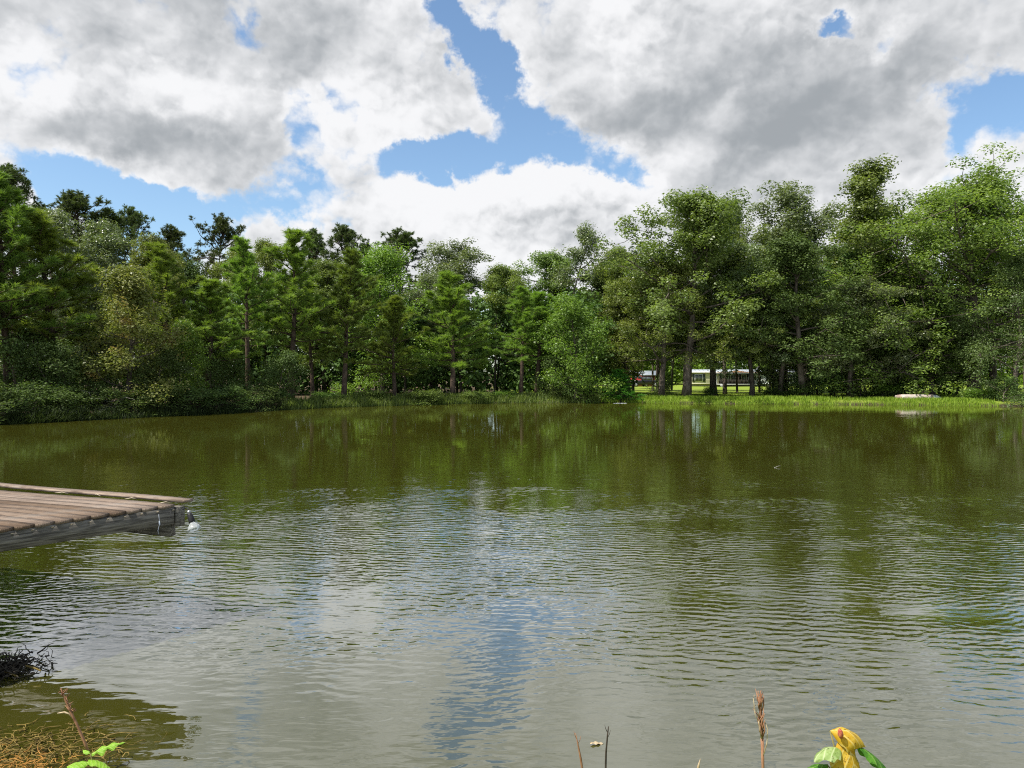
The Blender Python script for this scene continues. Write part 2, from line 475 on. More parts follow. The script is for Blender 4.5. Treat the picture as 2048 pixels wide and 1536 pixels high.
t2 = N.math('MULTIPLY', train(-21, .115, 6.0, 1.8, (3, 1, 0)), N.ramp(N.noise(N.mapping(pos, loc=(7, 3, 0)), .8, 2), .38, .64, 0.0, 1.0))
h = N.math('ADD', N.math('MULTIPLY', w1, .0062), N.math('MULTIPLY', w2, .0040))
h = N.math('ADD', h, N.math('ADD', N.math('MULTIPLY', t1, .0033), N.math('MULTIPLY', t2, .0021)))
h = N.math('ADD', h, N.math('MULTIPLY', w3, .0016))
h = N.math('MULTIPLY', h, amp)
h = N.math('ADD', h, N.math('MULTIPLY', w4, N.ramp(Y, 9, 22, .0060, .0018)))
bn = N.n('ShaderNodeBump'); bn.inputs['Strength'].default_value = 1.0; bn.inputs['Distance'].default_value = 1.0
N.put(bn.inputs['Height'], h)
silt = N.mix(N.noise(pos, .12, 3), (0.038, 0.0385, 0.0042), (0.046, 0.0455, 0.006))
df = N.n('ShaderNodeBsdfDiffuse'); N.put(df.inputs[0], silt)
gl = N.n('ShaderNodeBsdfGlossy'); gl.inputs['Roughness'].default_value = .03; N.put(gl.inputs['Normal'], bn.outputs[0])
gl.inputs[0].default_value = (.97, .99, 1, 1)
fr = N.n('ShaderNodeFresnel'); fr.inputs[0].default_value = 1.75; N.put(fr.inputs['Normal'], bn.outputs[0])
mx = N.n('ShaderNodeMixShader'); N.put(mx.inputs[0], N.math('MINIMUM', N.math('MULTIPLY', fr.outputs[0], 2.0), .70)); N.put(mx.inputs[1], df.outputs[0]); N.put(mx.inputs[2], gl.outputs[0])
N.put(out.inputs[0], mx.outputs[0])
wv_ = np.array([[-60, -20, 0], [80, -20, 0], [80, 75, 0], [-60, 75, 0]], float)
w = link('water', npmesh('water', wv_, [np.array([[0, 1, 2, 3]])], mat=m))
tag(w, kind='structure')

# ------------------------------------------------------------------ plant generators (numpy)


def unit(v): return v / (np.linalg.norm(v, axis=-1, keepdims=True) + 1e-9)


def leaves(rng, C, Rp, npl, size, upb=.5, flat=.80, shell=.45):
    """leaf-sized diamonds round puff centres C with radii Rp"""
    n = np.maximum(3, (npl * Rp ** 2).astype(int))
    idx = np.repeat(np.arange(len(C)), n); k = len(idx)
    d = unit(rng.normal(size=(k, 3)))
    r = Rp[idx, None] * (shell + (1 - shell) * rng.random((k, 1)) ** .7) * (0.75 + .5 * rng.random((k, 1)))
    off = d * r; off[:, 2] *= flat
    p = C[idx] + off
    nrm = unit(d * .7 + rng.normal(size=(k, 3)) * .45 + np.array([0, 0, upb]))
    t = unit(np.cross(nrm, rng.normal(size=(k, 3)))); b = np.cross(nrm, t)
    s = size * (0.65 + .7 * rng.random((k, 1)))
    v = np.stack([p - t * s * .5, p + b * s * .30 - t * s * .05 + nrm * s * .06, p + t * s * .5 - nrm * s * .08, p - b * s * .30 - t * s * .05 + nrm * s * .06], 1)
    f4 = np.arange(k * 4).reshape(k, 4)
    pv = rng.random(len(C))
    var = np.clip(.55 * pv[idx] + .45 * rng.random(k), 0, 1)
    return v.reshape(-1, 3), f4, var


def needles(rng, Pn, Dn_, per, ln, wd, spread=.8):
    """tufts of long needles at points Pn pointing along Dn_"""
    T = len(Pn); idx = np.repeat(np.arange(T), per); k = len(idx)
    d = unit(unit(Dn_)[idx] + rng.normal(size=(k, 3)) * spread * .55)
    back = rng.random((k, 1)) * .16
    p = Pn[idx] - unit(Dn_)[idx] * back
    side = unit(np.cross(d, rng.normal(size=(k, 3))))
    L = ln * (.7 + .6 * rng.random((k, 1)))
    v = np.stack([p - side * wd * .5, p + side * wd * .5, p + d * L + np.array([0, 0, -.03])], 1)
    pv = rng.random(T)
    return v.reshape(-1, 3), np.arange(k * 3).reshape(k, 3), np.clip(.5 * pv[idx] + .5 * rng.random(k), 0, 1)


def bend(rng, p0, d0, L, k, jit, lift=0.0):
    pts = [np.array(p0, float)]; d = unit(np.array(d0, float))
    for i in range(k):
        d = unit(d + rng.normal(size=3) * jit + np.array([0, 0, lift]))
        pts.append(pts[-1] + d * L / k)
    return np.array(pts), d


def broadleaf(name, seed, H, Rc, cb, prof, mat, nl=16, leaf=.26, npl=60, jit=.2, puff=.75, nsub=7, bark=M_BARK, r0=None, lean=0.02, stems=1, thin=0.0, lift=.05, upb=.6):
    rng = np.random.default_rng(seed)
    tb = MB(); C = []; Rp = []
    r0 = r0 or H * .016
    for s in range(stems):
        base = np.array([0, 0, -.3]) if stems == 1 else np.array([*(rng.normal(size=2) * Rc * .12), -.2])
        ld = np.array([*(rng.normal(size=2) * lean), 1.0]) if stems == 1 else unit(np.array([*(rng.normal(size=2) * .28), 1.0]))
        tr, _ = bend(rng, base, ld, H * (.9 if stems == 1 else .8 * (.7 + .4 * rng.random())), 10, .05)
        rr = r0 * (1 - .82 * np.linspace(0, 1, 11)); rr[0] *= 1.35
        tb.tube(tr, rr, 8)
        n_l = nl if stems == 1 else max(3, nl // stems)
        for i in range(n_l):
            t = cb + (0.97 - cb) * ((i + rng.random()) / n_l)
            if rng.random() < thin: continue
            q = t * 10; a = int(min(q, 9)); p0 = tr[a] + (tr[a + 1] - tr[a]) * (q - a)
            az_ = i * 2.4 + rng.normal() * .5
            tt = (t - cb) / (1 - cb)
            L = Rc * prof(tt) * (.7 + .5 * rng.random())
            el_ = R(-8 + 80 * tt ** .9 + rng.normal() * 13)
            d0 = np.array([math.cos(az_) * math.cos(el_), math.sin(az_) * math.cos(el_), math.sin(el_)])
            lp, ld2 = bend(rng, p0, d0, L, 6, jit, lift)
            rl = max(.02, r0 * .42 * (1 - .6 * tt))
            tb.tube(lp, rl * (1 - .85 * np.linspace(0, 1, 7)), 5, False)
            C.append(lp[-1]); Rp.append(puff * (.7 + .5 * rng.random()))
            for j in range(nsub):
                u = .30 + .68 * (j + rng.random()) / nsub
                qq = u * 6; a2 = int(min(qq, 5)); p1 = lp[a2] + (lp[a2 + 1] - lp[a2]) * (qq - a2)
                dd = unit(lp[a2 + 1] - lp[a2]) * .5 + rng.normal(size=3) * .85 + np.array([0, 0, .22])
                sp_, _ = bend(rng, p1, dd, max(.5, L * (.22 + .22 * rng.random())), 3, jit, lift)
                tb.tube(sp_, [rl * .35, rl * .28, rl * .2, .006], 3, False)
                C.append(sp_[-1]); Rp.append(puff * (.6 + .6 * rng.random()))
                if rng.random() < .6: C.append(sp_[1] + rng.normal(size=3) * .15); Rp.append(puff * (.5 + .4 * rng.random()))
        C.append(tr[-1]); Rp.append(puff); C.append(tr[-2]); Rp.append(puff)
    v, f4, var = leaves(rng, np.array(C), np.array(Rp) * 1.12, npl, leaf, upb)
    return dict(trunk=tb.mesh(name + '_trunk', bark, True), crown=npmesh(name + '_crown', v, [f4], var, mat), H=H, R=Rc, pine=False)


def pine(name, seed, H, Rc, cb, mat, mature=False, per=24, ln=.30, wd=.034, step=.50, nb=5):
    rng = np.random.default_rng(seed)
    tb = MB(); Pn = []; Dn2 = []
    tr, _ = bend(rng, (0, 0, -.3), (rng.normal() * .01, rng.normal() * .01, 1), H + .1, 14, .012 if not mature else .03)
    r0 = H * .0125
    tb.tube(tr, r0 * (1 - .93 * np.linspace(0, 1, 15)) * np.where(np.arange(15) == 0, 1.25, 1), 8)
    def at(t):
        q = t * 14; a = int(min(q, 13)); return tr[a] + (tr[a + 1] - tr[a]) * (q - a)
    if not mature:
        z = cb * H
        while z < H * .985:
            t = z / H; tt = (t - cb) / (1 - cb)
            L0 = Rc * (1 - tt) ** .72 * (.55 + .45 * min(1, tt * 5 + .3))
            ph = rng.random() * 6.28
            for i in range(nb):
                if rng.random() < .10: continue
                az_ = ph + i * 2 * math.pi / nb + rng.normal() * .25
                L = max(.22, L0 * (.30 + .95 * rng.random() ** .8) * (.82 + .38 * math.sin(az_ * 1.0 + z * .8 + seed) * math.sin(z * 1.9 + seed * 2)))
                el_ = R(-6 + 62 * tt ** .75 + rng.normal() * 11)
                d0 = np.array([math.cos(az_) * math.cos(el_), math.sin(az_) * math.cos(el_), math.sin(el_)])
                lp, _ = bend(rng, at(t), d0, L, 5, .09, .10)
                tb.tube(lp, .012 * (1 + L * 1.3) * (1 - .8 * np.linspace(0, 1, 6)), 4, False)
                ns = max(2, int(L / .17))
                for j in range(ns):
                    u = .22 + .78 * (j + rng.random()) / ns
                    q = u * 5; a = int(min(q, 4)); p1 = lp[a] + (lp[a + 1] - lp[a]) * (q - a)
                    fd = unit(lp[a + 1] - lp[a])
                    sd_ = unit(fd * .7 + rng.normal(size=3) * .45 + np.array([0, 0, .95]))
                    Ls = (.10 + .32 * rng.random()) * min(1, .4 + L / 2)
                    Pn.append(p1 + sd_ * Ls); Dn2.append(sd_)
                    if Ls > .25: Pn.append(p1 + sd_ * Ls * .5); Dn2.append(sd_)
                for j in range(5):
                    sd_ = unit(unit(lp[-1] - lp[-2]) * .5 + rng.normal(size=3) * .5 + np.array([0, 0, .6]))
                    Pn.append(lp[-1] + sd_ * .22 * rng.random()); Dn2.append(sd_)
            z += step * (.7 + .5 * rng.random()) * (1 - .45 * tt)
        for k in range(6):
            Pn.append(at(1 - k * .008)); Dn2.append(np.array([0, 0, 1.]) + rng.normal(size=3) * .2)
    else:
        nl = 32
        for i in range(nl):
            t = cb + (1 - cb) * ((i + rng.random()) / nl) ** .85
            tt = (t - cb) / (1 - cb)
            L = Rc * (math.sin(math.pi * min(1, .18 + .80 * tt)) ** .7) * (.55 + .6 * rng.random())
            az_ = i * 2.4 + rng.normal() * .5
            el_ = R(-5 + 60 * tt + rng.normal() * 14)
            d0 = np.array([math.cos(az_) * math.cos(el_), math.sin(az_) * math.cos(el_), math.sin(el_)])
            lp, _ = bend(rng, at(min(t, .995)), d0, L, 6, .22, .06)
            tb.tube(lp, r0 * .33 * (1 - .8 * np.linspace(0, 1, 7)), 5, False)
            for j in range(7):
                u = .35 + .65 * (j + rng.random()) / 7
                q = u * 6; a = int(min(q, 5)); p1 = lp[a] + (lp[a + 1] - lp[a]) * (q - a)
                sd_ = unit(lp[a + 1] - lp[a] + rng.normal(size=3) * .8 + np.array([0, 0, .35]))
                sp_, _ = bend(rng, p1, sd_, .45 + .6 * rng.random(), 3, .2, .1)
                tb.tube(sp_, [.03, .025, .02, .01], 3, False)
                for k in range(15):
                    dd = unit(rng.normal(size=3) + np.array([0, 0, .5]) + sd_ * .4)
                    Pn.append(sp_[-1] + dd * .42 * rng.random()); Dn2.append(dd)
        for k in range(3):     # a few dead stubs under the crown
            t = cb * (.55 + .4 * rng.random()); a_ = rng.random() * 6.28
            lp, _ = bend(rng, at(t), (math.cos(a_), math.sin(a_), .1), .9, 3, .2); tb.tube(lp, [.03, .02, .015, .008], 4, False)
    v, f3, var = needles(rng, np.array(Pn), np.array(Dn2), per, ln, wd)
    return dict(trunk=tb.mesh(name + '_trunk', M_PBARK, True), crown=npmesh(name + '_crown', v, [f3], var, mat), H=H, R=Rc, pine=not mature)


rnd_ = lambda t: (math.sin(math.pi * min(1, .28 + .70 * t))) ** .6
egg_ = lambda t: (1 - t) ** .55 * .55 + .45 * math.sin(math.pi * min(1, .35 + .6 * t))
colm_ = lambda t: .75 + .25 * math.sin(7 * t)
top_ = lambda t: .35 + .65 * math.sin(math.pi * min(1, .15 + .75 * t))
PR = {
    'oak_a': broadleaf('oak_a', 11, 17, 5.6, .27, rnd_, M_OAK, 26, 0.182, 278, .2, .70, 8),
    'oak_b': broadleaf('oak_b', 12, 17, 5.6, .25, egg_, M_OAKY, 26, 0.167, 287, .22, .68, 8),
    'oak_c': broadleaf('oak_c', 13, 16, 5.2, .26, rnd_, M_GREY, 24, 0.175, 240, .2, .66, 8),
    'oak_d': broadleaf('oak_d', 14, 17, 5.4, .20, egg_, M_DARK, 26, 0.182, 259, .2, .70, 8),
    'giant': broadleaf('giant', 15, 21, 9.0, .26, rnd_, M_OAKY, 44, 0.200, 162, .16, .84, 12, lift=.02, r0=.42),
    'tall_a': broadleaf('tall_a', 16, 19, 3.4, .30, colm_, M_OAK, 22, 0.182, 259, .26, .72, 7, thin=.18, r0=.24, lean=.05),
    'tall_b': broadleaf('tall_b', 17, 19, 4.6, .45, top_, M_GREY, 20, 0.182, 240, .28, .70, 7, thin=.12, r0=.28, lean=.06),
    'lolly': broadleaf('lolly', 18, 18, 2.6, .74, rnd_, M_GREY, 13, 0.190, 111, .25, .62, 6, r0=.17, lean=.004),
    'round': broadleaf('round', 19, 14, 4.6, .14, rnd_, M_BRIGHT, 26, 0.160, 157, .18, .80, 8),
    'fresh': broadleaf('fresh', 20, 9, 3.0, .08, egg_, M_FRESH, 24, 0.152, 157, .2, .62, 7),
    'redtop': broadleaf('redtop', 21, 9.5, 2.9, .06, egg_, M_RED, 26, 0.137, 185, .2, .60, 7),
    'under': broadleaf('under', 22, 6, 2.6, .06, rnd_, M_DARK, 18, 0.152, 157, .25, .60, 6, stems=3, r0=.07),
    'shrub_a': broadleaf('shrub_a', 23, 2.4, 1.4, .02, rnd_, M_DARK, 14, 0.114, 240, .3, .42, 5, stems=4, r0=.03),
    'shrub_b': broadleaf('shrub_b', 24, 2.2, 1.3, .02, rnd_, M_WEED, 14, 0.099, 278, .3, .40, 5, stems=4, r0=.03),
    'shrub_c': broadleaf('shrub_c', 25, 2.6, 1.4, .02, egg_, M_FRESH, 14, 0.106, 259, .3, .42, 5, stems=4, r0=.03),
    'feather': broadleaf('feather', 26, 14, 5.2, .10, rnd_, leaf_mat('dull_leaf', (0.0562, 0.099, 0.0286), (0.1296, 0.1848, 0.055), .3), 28, 0.145, 168, .15, .80, 8, lift=-.03, upb=.8),
    'pine_a': pine('pine_a', 31, 12.5, 2.9, .34, M_PINE),
    'pine_b': pine('pine_b', 32, 12.5, 2.7, .36, M_PINE, step=.56),
    'pine_c': pine('pine_c', 33, 10.5, 2.8, .28, M_PINE, nb=6),
    'pine_d': pine('pine_d', 34, 13.5, 3.2, .32, leaf_mat('dark_pine_needle', (0.0743, 0.1317, 0.0226), (0.2114, 0.2947, 0.0552), .32, .5, .3), nb=6),
    'old_a': pine('old_a', 41, 20, 3.6, .62, M_PINED, True, 18, .25, .04),
    'old_b': pine('old_b', 42, 20, 3.0, .55, M_PINED, True, 18, .25, .04),
    'old_c': pine('old_c', 43, 20, 4.2, .68, M_PINED, True, 18, .25, .04),
    'cypress': pine('cypress', 51, 3.2, 1.0, .06, M_CYP, False, 14, .16, .035, .17, 6),
}
TRG = np.random.default_rng(5)


for p in PR.values():
    co = np.empty(len(p['crown'].vertices) * 3, np.float32); p['crown'].vertices.foreach_get('co', co); co = co.reshape(-1, 3)
    p['H'] = float(np.percentile(co[:, 2], 99.9)); p['C'] = np.median(co[:, :2], axis=0); p['R'] = float(np.percentile(np.hypot(*(co[:, :2] - p['C']).T), 96))


def tree(name, proto, px, top, d, wpx, label, cat='tree', group=None, bx=None):
    """px: trunk column in the photo, top: row of its highest leaves, d: distance, wpx: crown width"""
    p = PR[proto]
    x = (px - 1024) / F * d
    z0 = gz(x, d)
    Ht = HC + (HOR - top) / F * d - z0
    Rr = wpx / 2 / F * d
    e = empty(name, (x, d, z0), TRG.random() * 6.28, label=label, cat=cat, group=group)
    wk = 1.12 if p['pine'] else 1.06
    e.scale = (Rr / p['R'] * wk, Rr / p['R'] * wk, Ht / p['H'])
    if proto in ('lolly', 'tall_a', 'tall_b', 'old_a', 'old_b', 'old_c'):      # leaning stems: it is the crown that stands at px
        a_ = e.rotation_euler.z; cx, cy = p['C'] * e.scale[0]
        e.location.x -= cx * math.cos(a_) - cy * math.sin(a_); e.location.y -= cx * math.sin(a_) + cy * math.cos(a_)
    link('trunk', p['trunk'], e); link('crown', p['crown'], e)
    return e


FR, BK = 'trees along the far bank', 'tall trees rising behind the bank trees'
TREES = [
    # left bank, front row
    ('pine_tree', 'pine_d', 18, 350, 43, 250, 'tall dense pine at the left edge of the picture', FR),
    ('pine_tree', 'pine_a', 112, 425, 45, 210, 'dark bushy pine second from the left edge of the picture', FR),
    ('sweetgum_tree', 'redtop', 252, 530, 44.5, 190, 'broadleaf tree with an orange-tinged top on the left bank', FR),
    ('pine_tree', 'pine_b', 345, 488, 50, 170, 'young pine just behind the orange-topped broadleaf tree', FR),
    ('pine_tree', 'pine_a', 415, 560, 51, 150, 'shorter young pine right of the pale green leaning sapling', FR),
    ('leaning_sapling', 'fresh', 362, 640, 47.5, 110, 'pale green broadleaf sapling leaning over the left bank', FR),
    ('pine_tree', 'pine_b', 497, 478, 55, 145, 'slim young pine left of the sharpest-pointed pine', FR),
    ('pine_tree', 'pine_a', 582, 462, 57, 145, 'tallest sharp-pointed young pine of the bank row', FR),
    ('pine_tree', 'pine_b', 625, 560, 60, 110, 'lower pine tucked behind the sharpest-pointed pine', FR),
    ('pine_tree', 'pine_d', 687, 500, 59, 160, 'young pine with a clear dark trunk standing at the water', FR),
    ('pine_tree', 'pine_c', 790, 592, 62, 125, 'short pine with sparse low branches at the water', FR),
    ('pine_tree', 'pine_c', 905, 540, 64.5, 165, 'broad cone-shaped pine with thick dark trunk at the water', FR),
    ('pine_tree', 'pine_b', 1043, 575, 67, 125, 'left one of the twin pines beside the bright green tree', FR),
    ('pine_tree', 'pine_a', 1074, 585, 68.5, 120, 'right one of the twin pines beside the bright green tree', FR),
    ('broadleaf_tree', 'fresh', 1150, 585, 64.5, 150, 'bright green bushy tree between the twin pines and the cypress sapling', FR),
    ('cypress_sapling', 'cypress', 1240, 738, 64.8, 62, 'small feathery bright green sapling at the water beside the shed', FR),
    ('pine_tree', 'pine_d', -110, 330, 40, 240, 'pine just outside the left edge shading the bank', FR),
    ('broadleaf_tree', 'oak_d', -260, 380, 38, 330, 'oak outside the left edge shading the bank', FR),
    # right side, front row
    ('broadleaf_tree', 'oak_b', 1322, 520, 68, 250, 'leafy tree with yellowish leaves left of the great oak', FR),
    ('oak_tree', 'oak_a', 1372, 388, 67, 300, 'great oak with a thick pale trunk in front of the house', FR),
    ('oak_tree', 'oak_a', 1428, 420, 74, 230, 'oak crown just behind and right of the great oak', FR),
    ('broadleaf_tree', 'oak_c', 1504, 480, 70, 200, 'grey-green tree with slim straight trunk before the house porch', FR),
    ('oak_tree', 'oak_d', 1610, 478, 67, 270, 'dark round-crowned oak with stout trunk right of the house', FR),
    ('broadleaf_tree', 'tall_a', 1730, 325, 70, 215, 'tall narrow tree with a loose tuft standing above its neighbours', FR),
    ('broadleaf_tree', 'oak_c', 1700, 560, 66, 200, 'lower grey-green tree left of the overturned boat', FR),
    ('broadleaf_tree', 'oak_d', 1868, 600, 68, 200, 'slender-stemmed tree directly behind the overturned boat', FR),
    ('oak_tree', 'giant', 1945, 330, 66, 500, 'huge spreading oak towering at the right edge of the picture', FR),
    ('broadleaf_tree', 'oak_b', 1985, 470, 72, 300, 'oak with two dark trunks under the huge spreading oak', FR),
    ('willow_tree', 'feather', 2030, 495, 60.5, 250, 'dull feathery low tree at the water by the right edge', FR),
    ('broadleaf_tree', 'oak_a', 1560, 560, 69, 200, 'mid-height leafy tree in front of the open-limbed tree', FR),
    ('broadleaf_tree', 'oak_a', 1790, 520, 72, 220, 'mid-height tree between the tall narrow tree and the huge oak', FR),
    ('broadleaf_tree', 'oak_d', 1665, 500, 74, 180, 'dark crown left of the tall narrow tree', FR),
    ('broadleaf_tree', 'oak_a', 1258, 590, 76, 170, 'leafy tree above the red-brown shed', FR),
    # behind
    ('pine_tree', 'old_b', 25, 330, 62, 110, 'old pine poking up at the upper left corner of the woods', BK),
    ('pine_tree', 'old_a', 160, 382, 74, 130, 'old dark pine above the pale broadleaf crown on the left', BK),
    ('broadleaf_tree', 'oak_c', 120, 410, 66, 240, 'pale grey-green broadleaf crown behind the left pines', BK),
    ('pine_tree', 'old_b', 215, 420, 76, 130, 'old pine left of the solitary round-topped pine', BK),
    ('pine_tree', 'old_a', 268, 414, 84, 96, 'old pine with open round top left of the picture centre', BK),
    ('broadleaf_tree', 'oak_b', 315, 470, 64, 170, 'yellow-green broadleaf crown behind the orange-topped tree', BK),
    ('pine_tree', 'old_b', 345, 452, 88, 90, 'small-crowned old pine between two taller old pines', BK),
    ('pine_tree', 'old_c', 440, 428, 82, 120, 'old pine with a bare trunk and flat round crown', BK),
    ('broadleaf_tree', 'oak_b', 530, 478, 72, 150, 'pale broadleaf crown left of the sharpest-pointed pine', BK),
    ('pine_tree', 'old_b', 628, 458, 86, 84, 'slender old pine standing before the white cumulus', BK),
    ('pine_tree', 'old_a', 690, 450, 84, 100, 'old pine with dense dome crown above the bright round tree', BK),
    ('pine_tree', 'old_c', 732, 478, 90, 80, 'lower old pine between the two dome-crowned old pines', BK),
    ('pine_tree', 'old_a', 800, 460, 84, 125, 'rightmost old pine with a dark dome crown', BK),
    ('broadleaf_tree', 'round', 765, 492, 69, 215, 'bright yellow-green round tree behind the short pine', BK),
    ('broadleaf_tree', 'tall_b', 905, 478, 78, 200, 'sparse silvery broadleaf tree above the cone-shaped pine', BK),
    ('broadleaf_tree', 'oak_c', 860, 540, 72, 160, 'grey-green crown between the round tree and the cone-shaped pine', BK),
    ('broadleaf_tree', 'oak_b', 1010, 530, 76, 190, 'yellowish broadleaf crown behind the twin pines', BK),
    ('broadleaf_tree', 'oak_a', 1090, 505, 84, 190, 'green broadleaf crown left of the thin lollipop tree', BK),
    ('broadleaf_tree', 'lolly', 1165, 440, 78, 100, 'thin lollipop-shaped tree with bare trunk against the clouds', BK),
    ('broadleaf_tree', 'oak_d', 1180, 520, 82, 150, 'dark broadleaf crown under the thin lollipop tree', BK),
    ('broadleaf_tree', 'oak_b', 1245, 495, 76, 190, 'light broadleaf crown left of the great oak', BK),
    ('broadleaf_tree', 'tall_b', 1592, 366, 84, 230, 'open-limbed tree with bare dark boughs against grey cloud', BK),
    ('broadleaf_tree', 'oak_a', 1560, 460, 88, 240, 'dense crown under the open-limbed tree', BK),
    ('broadleaf_tree', 'oak_d', 1780, 430, 86, 220, 'dark crown between the tall narrow tree and the huge oak', BK),
    ('broadleaf_tree', 'oak_a', 1450, 400, 80, 130, 'upright crown filling the gap right of the great oak top', BK),
    ('broadleaf_tree', 'oak_c', 205, 448, 72, 200, 'grey-green broadleaf crown below the old pines on the left', BK),
    ('broadleaf_tree', 'oak_d', 395, 505, 70, 170, 'dark broadleaf crown filling in left of the flat-crowned old pine', BK),
    ('broadleaf_tree', 'oak_b', 470, 495, 74, 160, 'yellow-green broadleaf crown right of the flat-crowned old pine', BK),
    ('broadleaf_tree', 'oak_a', 650, 520, 74, 170, 'green broadleaf crown between the sharpest-pointed pine and the bright round tree', BK),
    # understory on the left
    ('understory_tree', 'under', 1562, 660, 71, 130, 'understory tree hiding part of the house right of the porch', FR),
    ('understory_tree', 'under', 1640, 650, 68, 130, 'understory tree right of the stout dark oak trunk', FR),
    ('understory_tree', 'under', 1705, 650, 67, 130, 'understory tree below the tall narrow tree', FR),
    ('understory_tree', 'under', 1775, 660, 69, 130, 'understory tree left of the overturned boat', FR),
    ('understory_tree', 'under', 1840, 655, 75, 120, 'understory tree behind the overturned boat', FR),
    ('understory_tree', 'under', 1925, 640, 76, 130, 'understory tree between boat and the huge oak trunk', FR),
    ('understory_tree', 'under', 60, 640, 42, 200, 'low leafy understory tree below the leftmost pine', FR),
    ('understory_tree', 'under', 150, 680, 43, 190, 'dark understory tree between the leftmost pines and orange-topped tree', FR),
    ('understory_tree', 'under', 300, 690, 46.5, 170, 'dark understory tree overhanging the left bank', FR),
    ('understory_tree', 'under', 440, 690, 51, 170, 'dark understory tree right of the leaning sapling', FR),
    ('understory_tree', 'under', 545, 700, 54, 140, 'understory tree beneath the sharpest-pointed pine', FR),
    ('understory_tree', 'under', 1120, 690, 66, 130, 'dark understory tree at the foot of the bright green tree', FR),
]
for (nm, pr, px, top, d, wpx, lab, grp) in TREES:
    tree(nm, pr, px, top, d, wpx, lab, 'tree', grp)

# shrubs
SHR = 'shrubs at the foot of the trees'
SHRUBS = [
    (-30, 755, 36.4, 'shrub_a', 150, 60, 'dark bush at the water in the far left corner'),
    (48, 762, 38.2, 'shrub_a', 150, 60, 'dark bush leaning over the water near the left edge'),
    (130, 770, 40.0, 'shrub_a', 130, 60, 'dark bush hanging over the water below the pines'),
    (205, 775, 41.8, 'shrub_a', 120, 60, 'dark bush behind the bleached fallen branches'),
    (310, 768, 43.8, 'shrub_a', 130, 60, 'dark bush hanging over the water right of the fallen branches'),
    (385, 768, 45.9, 'shrub_a', 130, 60, 'dark bush hanging over the water below the sapling'),
    (450, 770, 47.8, 'shrub_a', 110, 60, 'dark bush over the water below the shorter young pine'),
    (515, 772, 50.0, 'shrub_a', 110, 60, 'dark bush over the water left of the lawn gap'),
    (20, 800, 40.5, 'shrub_a', 110, 60, 'dark shrub on the bank at the left edge of the picture'),
    (85, 798, 41.5, 'shrub_a', 120, 66, 'dark shrub under the second pine from the left'),
    (165, 800, 43, 'shrub_a', 110, 60, 'dark shrub left of the bleached fallen branches'),
    (270, 790, 44.5, 'shrub_a', 110, 70, 'dark shrub right of the bleached fallen branches'),
    (345, 790, 46.3, 'shrub_a', 110, 70, 'dark shrub below the leaning sapling'),
    (420, 790, 48.5, 'shrub_a', 100, 66, 'shrub hanging to the water right of the leaning sapling'),
    (480, 785, 50.5, 'shrub_a', 100, 66, 'dark shrub below the slim young pine'),
    (545, 775, 52.5, 'shrub_a', 90, 80, 'dark shrub left of the gap onto the sunny lawn'),
    (650, 780, 56, 'shrub_b', 60, 42, 'light shrub left of the clear-trunked young pine'),
    (735, 775, 58.5, 'shrub_b', 70, 46, 'yellow-green shrub between the clear-trunked pine and the short pine'),
    (840, 775, 60, 'shrub_b', 80, 46, 'yellow-green shrub between the short pine and cone-shaped pine'),
    (955, 778, 63, 'shrub_b', 70, 40, 'yellow-green shrub right of the cone-shaped pine'),
    (1005, 780, 65, 'shrub_c', 50, 36, 'small shrub left of the twin pines'),
    (1110, 770, 65.5, 'shrub_a', 80, 60, 'dark shrub right of the twin pines'),
    (1175, 775, 66.5, 'shrub_a', 80, 56, 'dark shrub left of the cypress sapling'),
    (1328, 745, 69, 'shrub_a', 44, 62, 'grey-green shrub hiding the front of the black pickup'),
    (1418, 772, 70, 'shrub_a', 46, 32, 'low dark shrub right of the great oak trunk'),
    (1600, 760, 67, 'shrub_a', 90, 60, 'dark shrub round the stout trunk of the dark oak'),
    (1545, 770, 69, 'shrub_a', 50, 36, 'dark shrub before the right end of the house'),
    (1700, 755, 68, 'shrub_a', 80, 60, 'dark shrub well left of the overturned boat'),
    (1760, 765, 66, 'shrub_c', 70, 46, 'green shrub just left of the overturned boat'),
    (1815, 760, 70, 'shrub_c', 60, 46, 'bright shrub behind the left end of the overturned boat'),
    (1950, 775, 62, 'shrub_c', 60, 34, 'green shrub right of the overturned boat'),
    (2010, 750, 60, 'shrub_a', 90, 70, 'dark shrub under the feathery tree by the right edge'),
]
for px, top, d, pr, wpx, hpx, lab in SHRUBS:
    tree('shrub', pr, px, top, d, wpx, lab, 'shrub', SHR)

# the woods behind, which read as one mass
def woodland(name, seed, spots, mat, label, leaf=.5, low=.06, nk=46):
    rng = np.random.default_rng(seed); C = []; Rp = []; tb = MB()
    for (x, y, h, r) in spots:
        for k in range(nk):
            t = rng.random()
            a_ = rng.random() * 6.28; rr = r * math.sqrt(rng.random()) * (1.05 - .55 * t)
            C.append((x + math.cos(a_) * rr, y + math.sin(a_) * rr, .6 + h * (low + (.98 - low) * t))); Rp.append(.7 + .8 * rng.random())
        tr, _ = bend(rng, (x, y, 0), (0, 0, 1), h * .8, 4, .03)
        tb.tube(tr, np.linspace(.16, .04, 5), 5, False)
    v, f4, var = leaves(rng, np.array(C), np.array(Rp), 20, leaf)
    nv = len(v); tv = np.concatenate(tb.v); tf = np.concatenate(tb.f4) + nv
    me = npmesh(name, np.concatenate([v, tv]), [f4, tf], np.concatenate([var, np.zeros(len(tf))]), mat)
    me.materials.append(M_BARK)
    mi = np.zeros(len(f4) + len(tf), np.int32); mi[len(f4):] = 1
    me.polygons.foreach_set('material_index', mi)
    tag(link(name, me), label, 'woodland', None, 'stuff')


